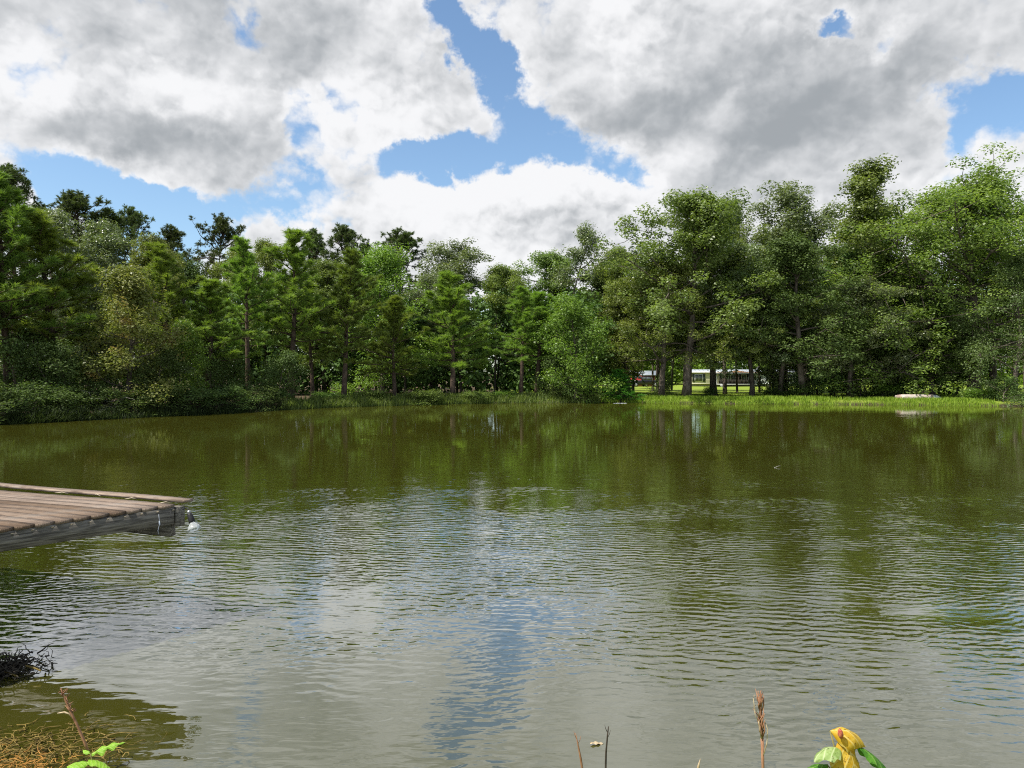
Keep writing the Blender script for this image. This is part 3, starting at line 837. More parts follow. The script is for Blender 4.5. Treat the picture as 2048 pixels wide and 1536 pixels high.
rg = np.random.default_rng(77)
spots = []
for d in (72, 82, 94, 108):
    for px in np.arange(-150, 1215, 4300 / d):
        p_ = px + rg.normal() * 14
        lim = 560 if p_ < 700 else 590
        top = lim + rg.random() * 40 - (d - 72) * .3
        spots.append(((p_ - 1024) / F * d, d + rg.normal() * 2.5, HC + (HOR - top) / F * d, 3.0 + rg.random()))
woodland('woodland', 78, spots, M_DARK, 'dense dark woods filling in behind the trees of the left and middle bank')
spots = []
for d in (86, 96):
    for px in np.arange(1215, 2150, 46):
        p_ = px + rg.normal() * 14; top = (520 if p_ < 1500 else 500) + rg.random() * 60
        spots.append(((p_ - 1024) / F * d, d + rg.normal() * 2, HC + (HOR - top) / F * d, 3.0 + rg.random()))
woodland('oak_woodland', 80, spots, M_OAK, 'leafy oak woods filling in behind the trees of the right shore', .42, .36)
spots = []
for d in (163, 175, 190):
    for px in np.arange(1100, 2300, 26):
        p_ = px + rg.normal() * 10; top = 585 + rg.random() * 40
        spots.append(((p_ - 1024) / F * d, d + rg.normal() * 3, HC + (HOR - top) / F * d, 4.0 + rg.random()))
woodland('far_woodland', 79, spots, M_BRIGHT, 'distant sunlit woods seen between the trunks beyond the house', .7, .03, 64)

# ------------------------------------------------------------------ grass and weeds on the shore


def blades(name, rng, px_, py_, hgt, wid, mat, label, lean=.35):
    n = len(px_); z = ground_z(px_, py_)
    a_ = rng.random(n) * 6.28
    L = hgt * (.55 + .75 * rng.random(n)); W = wid * (.6 + .7 * rng.random(n))
    d = np.stack([np.cos(a_), np.sin(a_)], 1)
    s = np.stack([-d[:, 1], d[:, 0]], 1)
    ln = lean * (.3 + rng.random(n))
    b = np.stack([px_, py_, z - .03], 1)
    def pt(t, w_):
        c = b.copy(); c[:, :2] += d * (L * ln * t * t)[:, None]; c[:, 2] += L * t * (1 - .35 * ln * t)
        o = np.zeros_like(c); o[:, :2] = s * (W * w_)[:, None]
        return c - o, c + o
    a0, a1 = pt(0, .5); b0, b1 = pt(.5, .42); t0, _ = pt(1, 0)
    v = np.stack([a0, a1, b1, b0, t0], 1).reshape(-1, 3)
    k = np.arange(n)[:, None] * 5
    return tag(link(name, npmesh(name, v, [k + np.array([[0, 1, 2, 3]]), k + np.array([[3, 2, 4]])], np.concatenate([rng.random(n)] * 2), mat)), label, 'grass', None, 'stuff')


def shore_scatter(rng, n, pxa, pxb, o0, o1):
    fp = np.array(far_pts); ppx = np.array([q[0] for q in FAR], float)
    q = pxa + (pxb - pxa) * rng.random(n)
    # clump along the shore
    keep = (.6 + .4 * np.sin(q * .083 + np.sin(q * .031) * 3)) > rng.random(n) * .85
    q = q[keep]
    x = np.interp(q, ppx, fp[:, 0]); y = np.interp(q, ppx, fp[:, 1]) + o0 + (o1 - o0) * rng.random(len(q)) ** 1.3
    return x, y


rg = np.random.default_rng(91)
x, y = shore_scatter(rg, 26000, 1195, 2000, -.15, 3.6)
blades('shore_grass', rg, x, y, .34, .035, M_GRASS, 'bright yellow-green grass fringing the water on the right shore')
x, y = shore_scatter(rg, 22000, 560, 1200, -.25, 2.0)
blades('shore_weeds', rg, x, y, .60, .05, M_WEED, 'tall yellow-green weeds along the water below the young pines', .45)
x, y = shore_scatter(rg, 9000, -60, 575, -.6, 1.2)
blades('bank_brush', rg, x, y, .55, .06, leaf_mat('shade_toned_brush', (.016, .026, .009), (.050, .066, .022), .25, .6, .15), 'dark brush hanging over the water along the left bank', .8)  # the bank's shade is put into these dark leaf colours
x = -30 + 90 * rg.random(60000); y = 58 + 26 * rg.random(60000)
k = (pond_sd(x, y) > 1.0) & (x > -14)
blades('lawn_grass', rg, x[k], y[k], .12, .04, M_GRASS, 'short lawn grass under the trees beyond the pond', .5)
a_ = rg.random(1500) * 6.28; r_ = 1.15 * np.sqrt(rg.random(1500)); c = P(1900, 780, 80)
pg = blades('ornamental_grass', rg, c.x + np.cos(a_) * r_, 80 + np.sin(a_) * r_, 1.7, .05, M_FRESH, 'bright green ornamental grass clump behind the overturned boat', .5)
pg['kind'] = 'thing'; pg['category'] = 'grass clump'

# ------------------------------------------------------------------ dock
M_DECK = rough_mat('weathered_deck_board', (0.080, 0.054, 0.039), (0.29, 0.21, 0.150), 6, (.5, 22, 3), .85, .15, .8, c3=(0.21, 0.165, 0.13), s3=3.5)
N = NT(M_DECK.node_tree)                   # every board has weathered a little differently
pb = [n_ for n_ in M_DECK.node_tree.nodes if n_.type == 'BSDF_PRINCIPLED'][0]; src = pb.inputs['Base Color'].links[0].from_socket
oi = N.n('ShaderNodeObjectInfo'); hs = N.n('ShaderNodeHueSaturation'); N.put(hs.inputs['Color'], src)
N.put(hs.inputs['Value'], N.math('MULTIPLY_ADD', oi.outputs['Random'], .55, .70)); N.put(hs.inputs['Saturation'], N.math('MULTIPLY_ADD', oi.outputs['Random'], -.35, 1.1))
N.put(pb.inputs['Base Color'], hs.outputs[0])
M_BEAM = rough_mat('dark_grey_timber', (0.055, 0.050, 0.044), (0.21, 0.195, 0.17), 5, (.8, 10, 12), .85, .15, .7)
M_SPLINT = rough_mat('pale_splinter', (0.34, 0.28, 0.20), (0.50, 0.43, 0.32), 20)
DC = Vector((-3.22, 7.02, 0)); DU = Vector((-0.62, -0.785, 0)).normalized(); DV = Vector((-0.93, 0.367, 0)).normalized()
DZ = 1.165          # deck surface above water
dock = empty('dock', (DC.x, DC.y, -.5), 0, label='weathered wooden dock of warped boards reaching in from the left', cat='dock')
inv = Matrix.Translation(Vector((-DC.x, -DC.y, .5)))
LEN = 4.2           # along the boards, running out of the picture


def dpt(u, v, z): return DC + DU * u + DV * v + Vector((0, 0, z))


def plank_mesh(rng, L, W, T, warp=0.0, tipr=.012):
    """a worn board along +x from 0, slightly cupped, with a ragged near end"""
    k = 14; v = []
    for i in range(k + 1):
        t = i / k; x = L * t
        zz = warp * (1 - t) ** 2 + .004 * math.sin(t * 9 + rng.random() * .4)
        e0, e1 = rng.normal() * .0035, rng.normal() * .0035
        dx = (rng.normal() * tipr * .4, rng.normal() * tipr * .4) if i == 0 else (0, 0)
        for (yy, z2) in ((-W / 2 + e0, 0), (-W / 2 + e0, T), (0, T - .004), (W / 2 + e1, T), (W / 2 + e1, 0)):
            v.append((x + (dx[0] if yy < 0 else dx[1]), yy, z2 + zz))
    f4 = [[i * 5 + j, i * 5 + (j + 1) % 5, (i + 1) * 5 + (j + 1) % 5, (i + 1) * 5 + j] for i in range(k) for j in range(5)]
    mb = MB(); mb.add(v, f4); return mb.mesh('plank', M_DECK)


rng = np.random.default_rng(3)
ang = math.atan2(DV.y, DV.x)
pitch = .148
base = Vector((DC.x, DC.y, -.5))
for i in range(-1, 27):
    u = .025 + pitch * i + .5 * pitch
    W = .1435 + rng.normal() * .0015; warp = rng.random() * .0015; over = .012 + rng.normal() * .003; zoff = 0.0; sk = rng.normal() * .006
    if i == -1:      # the end board: sprung loose, lifted and overhanging
        W = .105; over = .012; zoff = .030; sk = -.012; u -= .048
    if i == 0: sk = .010
    me = plank_mesh(rng, LEN + over + rng.random() * .03, W, .028, warp)
    p = dpt(u, -over, DZ - .028 + zoff) - base
    link('plank', me, dock, loc=p, rot=(0, 0, ang + sk))
# stringers, posts
def beam(name, a, b, h, t, parent=dock, mat=M_BEAM):
    a, b = Vector(a), Vector(b); L = (b - a).length
    mb = MB(); v = []
    k = 10; rr = np.random.default_rng(int(abs(a.x * 100)) + 1)
    for i in range(k + 1):
        j = rr.normal(size=2) * .002
        for (yy, z) in ((-t / 2, -h / 2 + j[0]), (-t / 2 + j[1], h / 2), (t / 2, h / 2), (t / 2, -h / 2)):
            v.append((L * i / k, yy, z))
    mb.add(v, [[i * 4 + q, i * 4 + (q + 1) % 4, (i + 1) * 4 + (q + 1) % 4, (i + 1) * 4 + q] for i in range(k) for q in range(4)])
    d = b - a
    return link(name, mb.mesh(name, mat), parent, loc=a - base, rot=(0, -math.atan2(d.z, math.hypot(d.x, d.y)), math.atan2(d.y, d.x)))
zc = DZ - .030 - .078
beam('side_beam', dpt(.03, .02, zc), dpt(3.9, .02, zc), .156, .05)
for v_ in (1.3, 2.6, 3.9):
    beam('joist', dpt(-.10, v_, zc), dpt(3.9, v_, zc), .15, .045)
beam('end_beam', dpt(-.06, .10, zc), dpt(-.06, LEN, zc), .15, .045)
beam('cross_beam', dpt(-.03, .10, zc - .152), dpt(-.03, LEN, zc - .152), .13, .07)
def post(u, v_, top, r=.06):
    mb = MB(); mb.tube([dpt(u, v_, z) - base for z in np.linspace(-.6, top, 6)], r * np.array([1.05, 1, .98, 1, 1.02, .97]), 10)
    link('post', mb.mesh('post', M_BEAM, True), dock)
mb = MB(); mb.box(dpt(-.035, .035, zc - .015) - base, (.09, .085, .19), math.atan2(DU.y, DU.x)); link('corner_block', mb.mesh('corner_block', M_BEAM, bevel=.004), dock)
for (u, v_) in ((-.1, 3.1), (2.0, 3.2), (3.7, 3.0)):
    post(u, v_, DZ - .04)
# pale dots for the nails at the board ends under the deck edge
chip = MB(); chip.prism([(-.012, 0), (.012, 0), (.010, .006), (-.009, .007)], -.006, .006, 1); chip = chip.mesh('nail_dot', M_SPLINT)
for i in range(0, 11):
    link('nail_dot', chip, dock, loc=dpt(.05 + pitch * i, -.012, DZ - .050 + rng.normal() * .002) - base, rot=(0, 0, math.atan2(DU.y, DU.x)))
for (u, v_, l, a_) in ((-.02, .55, .12, .4), (-.02, 1.05, .15, -.3), (-.01, 1.5, .16, .2), (.02, .05, .12, .8)):
    mb = MB(); mb.tube([(0, 0, 0), (l * .4, .01, .015), (l, 0, .004)], [.002, .005, .001], 5)
    link('splinter', mb.mesh('splinter', M_SPLINT), dock, loc=dpt(u, v_, DZ + .008) - base, rot=(0, 0, ang + a_))

# floodlight hanging from the dock corner
M_BLACK = rough_mat('black_rubber', (0.012, 0.012, 0.014), (0.03, 0.03, 0.032), 20, rough=.5)
m, N, out = new_mat('clear_bulb_glass')
gla = N.n('ShaderNodeBsdfGlass'); gla.inputs['IOR'].default_value = 1.45; gla.inputs['Roughness'].default_value = .08; gla.inputs[0].default_value = (.93, .96, .97, 1)
dfb = N.n('ShaderNodeBsdfPrincipled'); dfb.inputs['Base Color'].default_value = (.78, .80, .80, 1); dfb.inputs['Roughness'].default_value = .15
mxb = N.n('ShaderNodeMixShader'); mxb.inputs[0].default_value = .28
N.put(mxb.inputs[1], gla.outputs[0]); N.put(mxb.inputs[2], dfb.outputs[0]); N.put(out.inputs[0], mxb.outputs[0]); M_BULB = m
M_ZINC = rough_mat('grey_metal', (0.30, 0.31, 0.32), (0.5, 0.5, 0.5), 15, rough=.4, spec=.5, metal=.8)
top = P(377, 1026, 6.98)
fl = empty('floodlight', top, 0, label='small floodlight with clear bulb hanging from the dock corner', cat='floodlight')
ax = Vector((.40, -.25, -.88)).normalized(); q = ax.to_track_quat('Z', 'Y').to_euler()
def lathe(prof, name, mat, sides=18):
    mb = MB(); prof = np.array(prof)
    mb.tube(np.stack([np.zeros(len(prof)), np.zeros(len(prof)), prof[:, 0]], 1), prof[:, 1], sides); return mb.mesh(name, mat, True)
link('socket', lathe([(.0, .010), (.012, .022), (.03, .026), (.085, .029), (.10, .026)], 'socket', M_BLACK), fl, rot=q)
b_ = link('bulb', lathe([(.092, .018), (.105, .024), (.135, .048), (.160, .060), (.172, .061), (.180, .052), (.184, .02)], 'bulb', M_BULB, 24), fl, rot=q)
link('filament_stem', lathe([(.10, .006), (.135, .009), (.150, .004)], 'filament_stem', M_ZINC, 8), b_)
link('clamp', lathe([(-.022, .010), (-.014, .016), (.002, .017), (.006, .010)], 'clamp', M_ZINC, 10), fl, rot=q)
mb = MB(); mb.tube([(0, 0, 0), (-.02, .02, .03), (-.05, .05, .04), (-.09, .06, .02)], .005, 6); link('cable', mb.mesh('cable', M_BLACK, True), fl)

# snagged fishing line and wire under the dock
M_LINE = rough_mat('pale_fishing_line', (.40, .45, .55), (.60, .66, .75), 30, rough=.3)
a = P(316, 1040, 6.75)
sn = empty('fishing_line', a, 0, label='snagged pale fishing line dangling under the dock beam', cat='fishing line')
mb = MB(); mb.tube([(0, 0, .05), (.004, 0, 0), (.010, 0, -.035), (.002, 0, -.06), (-.008, 0, -.10), (-.004, .0, -.135)], .0015, 6); link('line', mb.mesh('line', M_LINE), sn)
mb = MB(); mb.tube([(.002, 0, -.012), (.006, 0, -.026), (.008, 0, -.044), (.006, 0, -.054)], [.0012, .0055, .006, .001], 8); link('lure', mb.mesh('lure', M_LINE, True), sn)
mb = MB(); mb.tube([(.10, .02, .08), (.098, .02, .03), (.07, .01, -.03), (.03, 0, -.05), (.008, 0, -.055)], .0016, 6); link('loop', mb.mesh('loop', M_BLACK), sn)

# ------------------------------------------------------------------ overturned boat
M_HULL = rough_mat('faded_hull_paint', (.36, .29, .25), (.50, .45, .40), 3, (1, 3, 1), .6, .3, c3=(.34, .24, .21), s3=1.4)
M_BOWP = rough_mat('grey_aluminium', (.20, .23, .25), (.32, .35, .37), 4, rough=.45, spec=.5)
d = 61.8; bp = P(1839, 800, d)
bt = empty('boat', (bp.x, d, gz(bp.x, d)), R(4), label='faded flat-bottomed boat lying overturned on the right shore grass', cat='boat')
def hull(x0, x1, k=9):
    v = []
    for i in range(k + 1):
        x = x0 + (x1 - x0) * i / k
        tb_ = max(0, (x - .7) / 1.15); wt = .66 - .28 * tb_ ** 2; wb = .52 - .26 * tb_ ** 2
        zt = .44 - .26 * tb_ ** 1.8; zb = .02 + .02 * tb_
        for yy, z in ((-wt, zb), (-wt - .03, zb + .03), (-wb, zt - .02), (-wb * .9, zt), (wb * .9, zt), (wb, zt - .02), (wt + .03, zb + .03), (wt, zb)): v.append((x, yy, z))
    mb = MB(); mb.add(v, [[i * 8 + j, i * 8 + (j + 1) % 8, (i + 1) * 8 + (j + 1) % 8, (i + 1) * 8 + j] for i in range(k) for j in range(8)]); return mb
link('hull', hull(-1.8, .9).mesh('hull', M_HULL), bt, rot=(R(-6), 0, 0))
link('bow', hull(.902, 1.82, 6).mesh('bow', M_BOWP), bt, rot=(R(-6), 0, 0))
for yy in (-.25, 0, .25):
    mb = MB(); mb.box((-.45, yy, .447), (2.6, .035, .022)); link('keel_strip', mb.mesh('keel_strip', M_HULL), bt, rot=(R(-6), 0, 0))

# ------------------------------------------------------------------ house
def flat(name, c, rough=.7, spec=.3, metal=0.0):
    return rough_mat(name, tuple(x * .9 for x in c), tuple(min(1, x * 1.08) for x in c), 2.5, (1, 1, 1), rough, spec, metal=metal)
M_CREAM = flat('cream_siding', (.44, .43, .27)); M_PALE = flat('pale_grey_siding', (.50, .54, .50)); M_ROOFM = flat('pale_metal_roof', (.30, .33, .36), .4, .5)
M_WHITE = flat('white_trim', (.60, .60, .58)); M_SHUT = flat('dark_shutter', (.03, .04, .035)); M_GLASS = flat('window_glass', (.05, .06, .06), .08, .6)
M_DARKW = flat('shade_toned_brown_boards', (.07, .055, .045)); M_LITT = rough_mat('brown_leaf_litter', (.20, .11, .05), (.42, .26, .13), 6)  # porch shade is put into the dark brown of its boards
M_SKIRT = flat('skirting', (.30, .28, .22))
hd = 138.0
hx0, hx1 = (1382 - 1024) / F * hd, (1612 - 1024) / F * hd
hz = gz(hx0, hd)
house = empty('mobile_home', ((hx0 + hx1) / 2, hd, hz), 0, label='long cream mobile home with pale metal roof and dark porch behind the oaks', cat='house')
HL = (hx1 - hx0) / 2; DEP = 4.4
def hp(name, c, dim, mat, parent=house):
    mb = MB(); mb.box(c, dim); return link(name, mb.mesh(name, mat), parent)
# clapboards, cream on the left end, grey on the right end
for (xa, xb, mt) in ((-HL, -HL + 5.2, M_CREAM), (-HL + 12.2, HL, M_PALE)):
    wl = hp('wall', ((xa + xb) / 2, DEP / 2 + .05, 1.55), (xb - xa, DEP, 2.3), mt)
    for k in range(10):
        hp('clapboard', ((xa + xb) / 2, -.01, .52 + k * .225), (xb - xa, .05, .21), mt, wl)
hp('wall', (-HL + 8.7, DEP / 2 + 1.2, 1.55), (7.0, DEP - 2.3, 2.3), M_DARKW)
hp('skirting', (0, DEP / 2 + .1, .2), (2 * HL - .1, DEP - .3, .42), M_SKIRT)
mb = MB(); mb.prism([(-.35, 2.72), (DEP / 2, 3.22), (DEP + .35, 2.72), (DEP + .35, 2.64), (-.35, 2.64)], -HL - .3, HL + .3, 0)
rf = link('roof', mb.mesh('roof', M_ROOFM), house)
for k in range(27):
    mb = MB(); mb.prism([(-.34, 2.725), (DEP / 2, 3.225), (DEP / 2, 3.26), (-.34, 2.76)], -.03, .03, 0)
    link('roof_rib', mb.mesh('roof_rib', M_ROOFM), rf, loc=(-HL + .2 + k * (2 * HL - .4) / 26, 0, 0))
hp('fascia', (0, -.37, 2.66), (2 * HL + .6, .04, .16), M_WHITE)
def window(x, y, z, w, h, shut=True):
    f_ = hp('window', (x, y, z), (w + .16, .06, h + .16), M_WHITE)
    for sx in (-1, 1):
        hp('pane', (x + sx * w / 4, y - .035, z), (w / 2 - .05, .02, h - .04), M_GLASS, f_)
    if shut:
        for sx in (-1, 1): hp('shutter', (x + sx * (w / 2 + .32), y - .02, z), (.42, .05, h + .2), M_SHUT)
window(-HL + 1.45, -.06, 1.62, 1.4, 1.25)
window(-HL + 15.2, -.06, 1.7, 1.1, 1.0); window(-HL + 18.6, -.06, 1.7, 1.1, 1.0)
dr = hp('door', (-HL + 4.4, -.06, 1.40), (.95, .06, 2.0), M_WHITE); hp('handle', (-HL + 4.75, -.11, 1.35), (.05, .05, .12), M_SHUT, dr)
# porch
pr_ = hp('porch_floor', (-HL + 8.4, -.95, .42), (7.8, 2.0, .10), M_WHITE)
hp('porch_roof', (-HL + 8.4, -1.02, 2.50), (8.0, 2.2, .10), M_ROOFM)
for k in range(5): hp('porch_post', (-HL + 4.75 + k * 1.85, -1.85, 1.46), (.10, .10, 1.98), M_SHUT if k % 2 else M_DARKW)
hp('railing', (-HL + 8.4, -1.87, 1.22), (7.5, .05, .08), M_DARKW)
for k in range(30): hp('baluster', (-HL + 4.8 + k * .25, -1.87, .83), (.04, .04, .70), M_DARKW)
for k in range(3): hp('step', (-HL + 5.4, -2.15 - k * .28, .32 - k * .12), (1.1, .28, .05), M_WHITE)
for k, x_ in enumerate((6.2, 8.3, 10.4)):
    window(-HL + x_, 1.12, 1.6, .9, 1.1, False)
rl = np.random.default_rng(8)
xx = rl.normal(size=900) * 1.9; yy = -1.95 + rl.random(900) * 2.0
C_ = np.stack([xx - HL + 8.4, yy, 2.58 + .30 * np.exp(-(xx / 1.7) ** 2) * rl.random(900)], 1)
v, f4, var = leaves(rl, C_, np.full(900, .12), 260, .18)
lt = npmesh('leaf_litter', v, [f4], var, M_LITT); ll = link('leaf_litter', lt, house); ll['kind'] = 'stuff'

# shed
sd = 141.0; sx = (1283 - 1024) / F * sd
shed = empty('shed', (sx, sd, gz(sx, sd)), R(-6), label='small red-brown shed with pale metal roof behind the black pickup', cat='shed')
M_REDW = flat('red_brown_boards', (.20, .055, .04)); M_REDP = flat('red_car_paint', (.42, .04, .035), .25, .5)
hp('wall', (0, 1.6, 1.05), (5.2, 3.0, 2.1), M_REDW, shed)
for k in range(17): hp('board', (-2.48 + k * .31, .08, 1.05), (.28, .05, 2.08), M_REDW, shed)
mb = MB(); mb.prism([(-.5, 2.12), (2.0, 2.95), (3.6, 2.6), (3.6, 2.5), (2.0, 2.85), (-.5, 2.04)], -2.95, 2.95, 0); rf = link('roof', mb.mesh('roof', M_ROOFM), shed)
for k in range(12):
    mb = MB(); mb.prism([(-.49, 2.125), (1.98, 2.955), (1.98, 2.99), (-.49, 2.16)], -.025, .025, 0); link('roof_rib', mb.mesh('roof_rib', M_ROOFM), rf, loc=(-2.8 + k * .51, 0, 0))
for x_ in (-.7, .6, 1.9):
    f_ = hp('window', (x_, .03, 1.35), (.62, .06, .75), M_WHITE, shed); hp('pane', (x_, -.012, 1.35), (.40, .02, .5), M_GLASS, f_)

# vehicles
M_BLK = flat('black_car_paint', (.012, .012, .014), .2, .6); M_TYRE = flat('tyre_rubber', (.02, .02, .02), .8, .2); M_RIM = flat('wheel_rim', (.5, .5, .52), .35, .5, .7)
M_LAMP = flat('lamp_glass', (.6, .55, .5), .2, .5); M_TAIL = flat('red_tail_lamp', (.35, .02, .02), .25, .5)
def vehicle(name, x, y, rz, label, cat, L, prof, wins, paint, wheels, wd=1.85, wr=.38):
    e = empty(name, (x, y, gz(x, y)), rz, label=label, cat=cat)
    mb = MB(); mb.prism(prof, -wd / 2, wd / 2, 1); me = mb.mesh('body', paint, bevel=.04); link('body', me, e)
    for wp in wins:
        for s in (-1, 1):
            mb = MB(); mb.prism(wp, s * (wd / 2 - .01), s * (wd / 2 + .012), 1); link('window', mb.mesh('window', M_GLASS), e)
    for wx in wheels:
        for s in (-1, 1):
            mb = MB(); mb.tube([(wx, s * (wd / 2 - .17), wr), (wx, s * (wd / 2 - .15), wr), (wx, s * (wd / 2 + .03), wr), (wx, s * (wd / 2 + .05), wr)], [wr * .85, wr, wr, wr * .85], 20)
            t = link('wheel', mb.mesh('wheel', M_TYRE), e)
            mb = MB(); mb.tube([(wx, s * (wd / 2 + .04), wr), (wx, s * (wd / 2 + .06), wr)], [wr * .58, wr * .5], 16); link('rim', mb.mesh('rim', M_RIM), t)
    for s in (-1, 1):
        mb = MB(); mb.box((L / 2 - .02, s * (wd / 2 - .25), .85), (.08, .34, .18)); link('headlight', mb.mesh('headlight', M_LAMP, bevel=.02), e)
        mb = MB(); mb.box((-L / 2 + .02, s * (wd / 2 - .12), .95), (.08, .18, .30)); link('tail_light', mb.mesh('tail_light', M_TAIL, bevel=.02), e)
    return e
pk = [(-2.75, .45), (-2.75, 1.15), (-.75, 1.17), (-.62, 1.80), (.75, 1.82), (1.42, 1.20), (2.62, 1.08), (2.75, .95), (2.75, .42), (2.2, .38), (-2.2, .38)]
tx = (1287 - 1024) / F * 133
vehicle('pickup_truck', tx + .35, 133, R(-4), 'black pickup truck parked in front of the red-brown shed', 'truck', 5.5, pk,
        [[(-.50, 1.24), (-.42, 1.70), (.02, 1.72), (.02, 1.22)], [(.10, 1.22), (.10, 1.72), (.68, 1.72), (1.18, 1.24)]], M_BLK, (-1.75, 1.75))
cr = [(-2.2, .42), (-2.25, .95), (-1.9, 1.10), (-1.15, 1.58), (.25, 1.60), (1.0, 1.08), (2.05, .95), (2.2, .8), (2.2, .40), (1.6, .34), (-1.6, .34)]
cx = (1276 - 1024) / F * 136.5
rc = vehicle('parked_car', cx, 136.6, R(8), 'red car mostly hidden between the black pickup and the shed', 'car', 4.4, [(a_, b_ * 1.22 + .1) for a_, b_ in cr],
        [[(-1.3, 1.5), (-1.0, 1.98), (-.4, 2.0), (-.4, 1.48)], [(-.3, 1.48), (-.3, 2.0), (.2, 2.0), (.75, 1.46)]], M_REDP, (-1.35, 1.35), 1.75, .34)

# ------------------------------------------------------------------ small things on the far bank and on the water
mb = MB(); mb.box((0, 0, .012), (1.15, .14, .035), R(3)); o = mb.mesh('floating_plank', M_WHITE, bevel=.006)
p = P(1241, 803, 62.6); tag(link('floating_plank', o, loc=(p.x, 63.0, .0)), 'white board floating at the water edge by the cypress sapling', 'board')
rg = np.random.default_rng(12)
fb = empty('fallen_branch', (*P(222, 826, 42.3)[:2], .05), .3, label='bleached bare branches fallen from the left bank to the water', cat='branch')
for k in range(16):
    a_ = rg.random() * 6.28; L = .7 + 1.3 * rg.random()
    pts, _ = bend(rg, (rg.normal() * .5, rg.normal() * .3, .15 + .9 * rg.random()), (math.cos(a_) * 1.0, math.sin(a_) * .6 - .3, -.25 + .5 * rg.random()), L, 6, .28)
    mb = MB(); mb.tube(pts, np.linspace(.035, .008, 7) * (.6 + .7 * rg.random()), 5); link('limb', mb.mesh('limb', M_DRIFT, True), fb)
tw = P(1557, 936, 19.0)
mb = MB(); pts, _ = bend(rg, (-.1, 0, .006), (1, .25, .12), .24, 5, .2); mb.tube(pts, np.linspace(.007, .003, 6), 6)
tag(link('floating_twig', mb.mesh('floating_twig', M_DRIFT, True), loc=(tw.x, 19, .0)), 'lone pale twig floating on the right half of the pond', 'twig')

# ------------------------------------------------------------------ near bank plants
def surf_leaf(name, L, W, mat, bendz=.8, fold=.35, lobes=0, curl=0.0, wav_=.0, seed=0, k=16, h=5, flatness=1.0):
    """a leaf blade along +x: bends down by bendz rad, the two halves folded down by fold rad"""
    rr = np.random.default_rng(seed); v = []
    x = z = 0.0; ang_ = 0.0
    for i in range(k + 1):
        t = i / k
        w_ = W * (math.sin(math.pi * t ** .75) ** .8) * (1 if not lobes else .62 + .38 * math.cos(t * lobes * 6.28) * (1 if t < .9 else 0))
        w_ = max(w_, .0006)
        for j in range(-h, h + 1):
            s = j / h; fa = fold * abs(s) * (1 + .3 * abs(s))
            yy = s * w_ * math.cos(fa); dz = -abs(s) * w_ * math.sin(fa) + wav_ * W * math.sin(t * 17 + s * 4 + seed) * abs(s)
            dz += curl * w_ * s * s
            v.append((x + dz * math.sin(ang_) * -1, yy, z + dz * math.cos(ang_)))
        ang_ = -bendz * (t + 1 / k); x += L / k * math.cos(ang_); z += L / k * math.sin(ang_)
    m_ = 2 * h + 1
    f4 = [[i * m_ + j, i * m_ + j + 1, (i + 1) * m_ + j + 1, (i + 1) * m_ + j] for i in range(k) for j in range(2 * h)]
    return npmesh(name, np.array(v), [np.array(f4)], None, mat, True)


def blade_mat(name, c1, c2, vein, trans=.4):
    m, N, out = new_mat(name)
    tcn = N.n('ShaderNodeTexCoord'); o_ = tcn.outputs['Object']
    c = N.mix(N.ramp(N.noise(o_, 55, 6, .65), .35, .68), c1, c2)
    c = N.mix(N.ramp(N.noise(o_, 90, 4), .60, .70), c, tuple(x * .45 for x in c1))
    c = N.mix(N.ramp(N.noise(o_, 160, 3), .66, .72), c, (.13, .075, .03))
    wt = N.n('ShaderNodeTexWave', wave_type='BANDS', bands_direction='DIAGONAL'); N.put(wt.inputs[0], N.mapping(o_, sc=(1, 1, 0)))
    sy = N.n('ShaderNodeSeparateXYZ'); N.put(sy.inputs[0], o_)
    av = N.n('ShaderNodeCombineXYZ'); N.put(av.inputs[0], sy.outputs[0]); N.put(av.inputs[1], N.math('ABSOLUTE', sy.outputs[1]))
    N.put(wt.inputs[0], N.vec('MULTIPLY', av.outputs[0], (1, -1, 1))); wt.inputs['Scale'].default_value = 24; wt.inputs['Distortion'].default_value = 1.0
    c = N.mix(N.math('MULTIPLY', N.ramp(wt.outputs[1], .86, .98), .6), c, vein)
    c = N.mix(N.ramp(N.math('ABSOLUTE', sy.outputs[1]), .0016, .0004), c, vein)
    bn = N.n('ShaderNodeBump'); bn.inputs['Strength'].default_value = .35; bn.inputs['Distance'].default_value = .003; N.put(bn.inputs['Height'], wt.outputs[1])
    b = bsdf(N, c, .55, .25, 0, bn.outputs[0]); t = N.n('ShaderNodeBsdfTranslucent'); N.put(t.inputs[0], c)
    mx = N.n('ShaderNodeMixShader'); mx.inputs[0].default_value = trans
    N.put(mx.inputs[1], b.outputs[0]); N.put(mx.inputs[2], t.outputs[0]); N.put(out.inputs[0], mx.outputs[0]); return m


M_YEL = blade_mat('yellowed_leaf', (.50, .30, .015), (.62, .44, .06), (.72, .60, .22))
M_PALEG = blade_mat('pale_green_leaf', (.22, .33, .08), (.38, .48, .20), (.55, .62, .35))
M_GRN = blade_mat('deep_green_leaf', (.045, .15, .012), (.09, .24, .02), (.20, .34, .08))
M_LIME = blade_mat('lime_leaf', (.20, .40, .03), (.30, .52, .05), (.45, .60, .15))
M_STEM = rough_mat('green_brown_stem', (.10, .11, .03), (.22, .18, .07), 30)
M_RUST = rough_mat('dry_rust_stalk', (.16, .075, .04), (.34, .18, .10), 60, (1, 1, .3), .7)
M_TAN = rough_mat('dry_tan_blade', (.28, .21, .12), (.44, .36, .24), 40, rough=.6)
M_TWIG = rough_mat('dark_twig', (.022, .018, .014), (.06, .045, .035), 40)
M_BUD = rough_mat('red_bud', (.28, .05, .03), (.52, .18, .11), 120, rough=.5)


def place(o, pt, yaw, pitch=0.0, roll=0.0):
    o.location = pt; o.rotation_euler = (roll, pitch, yaw); return o


def near_ground(x, y): return Vector((x, y, gz(x, y)))


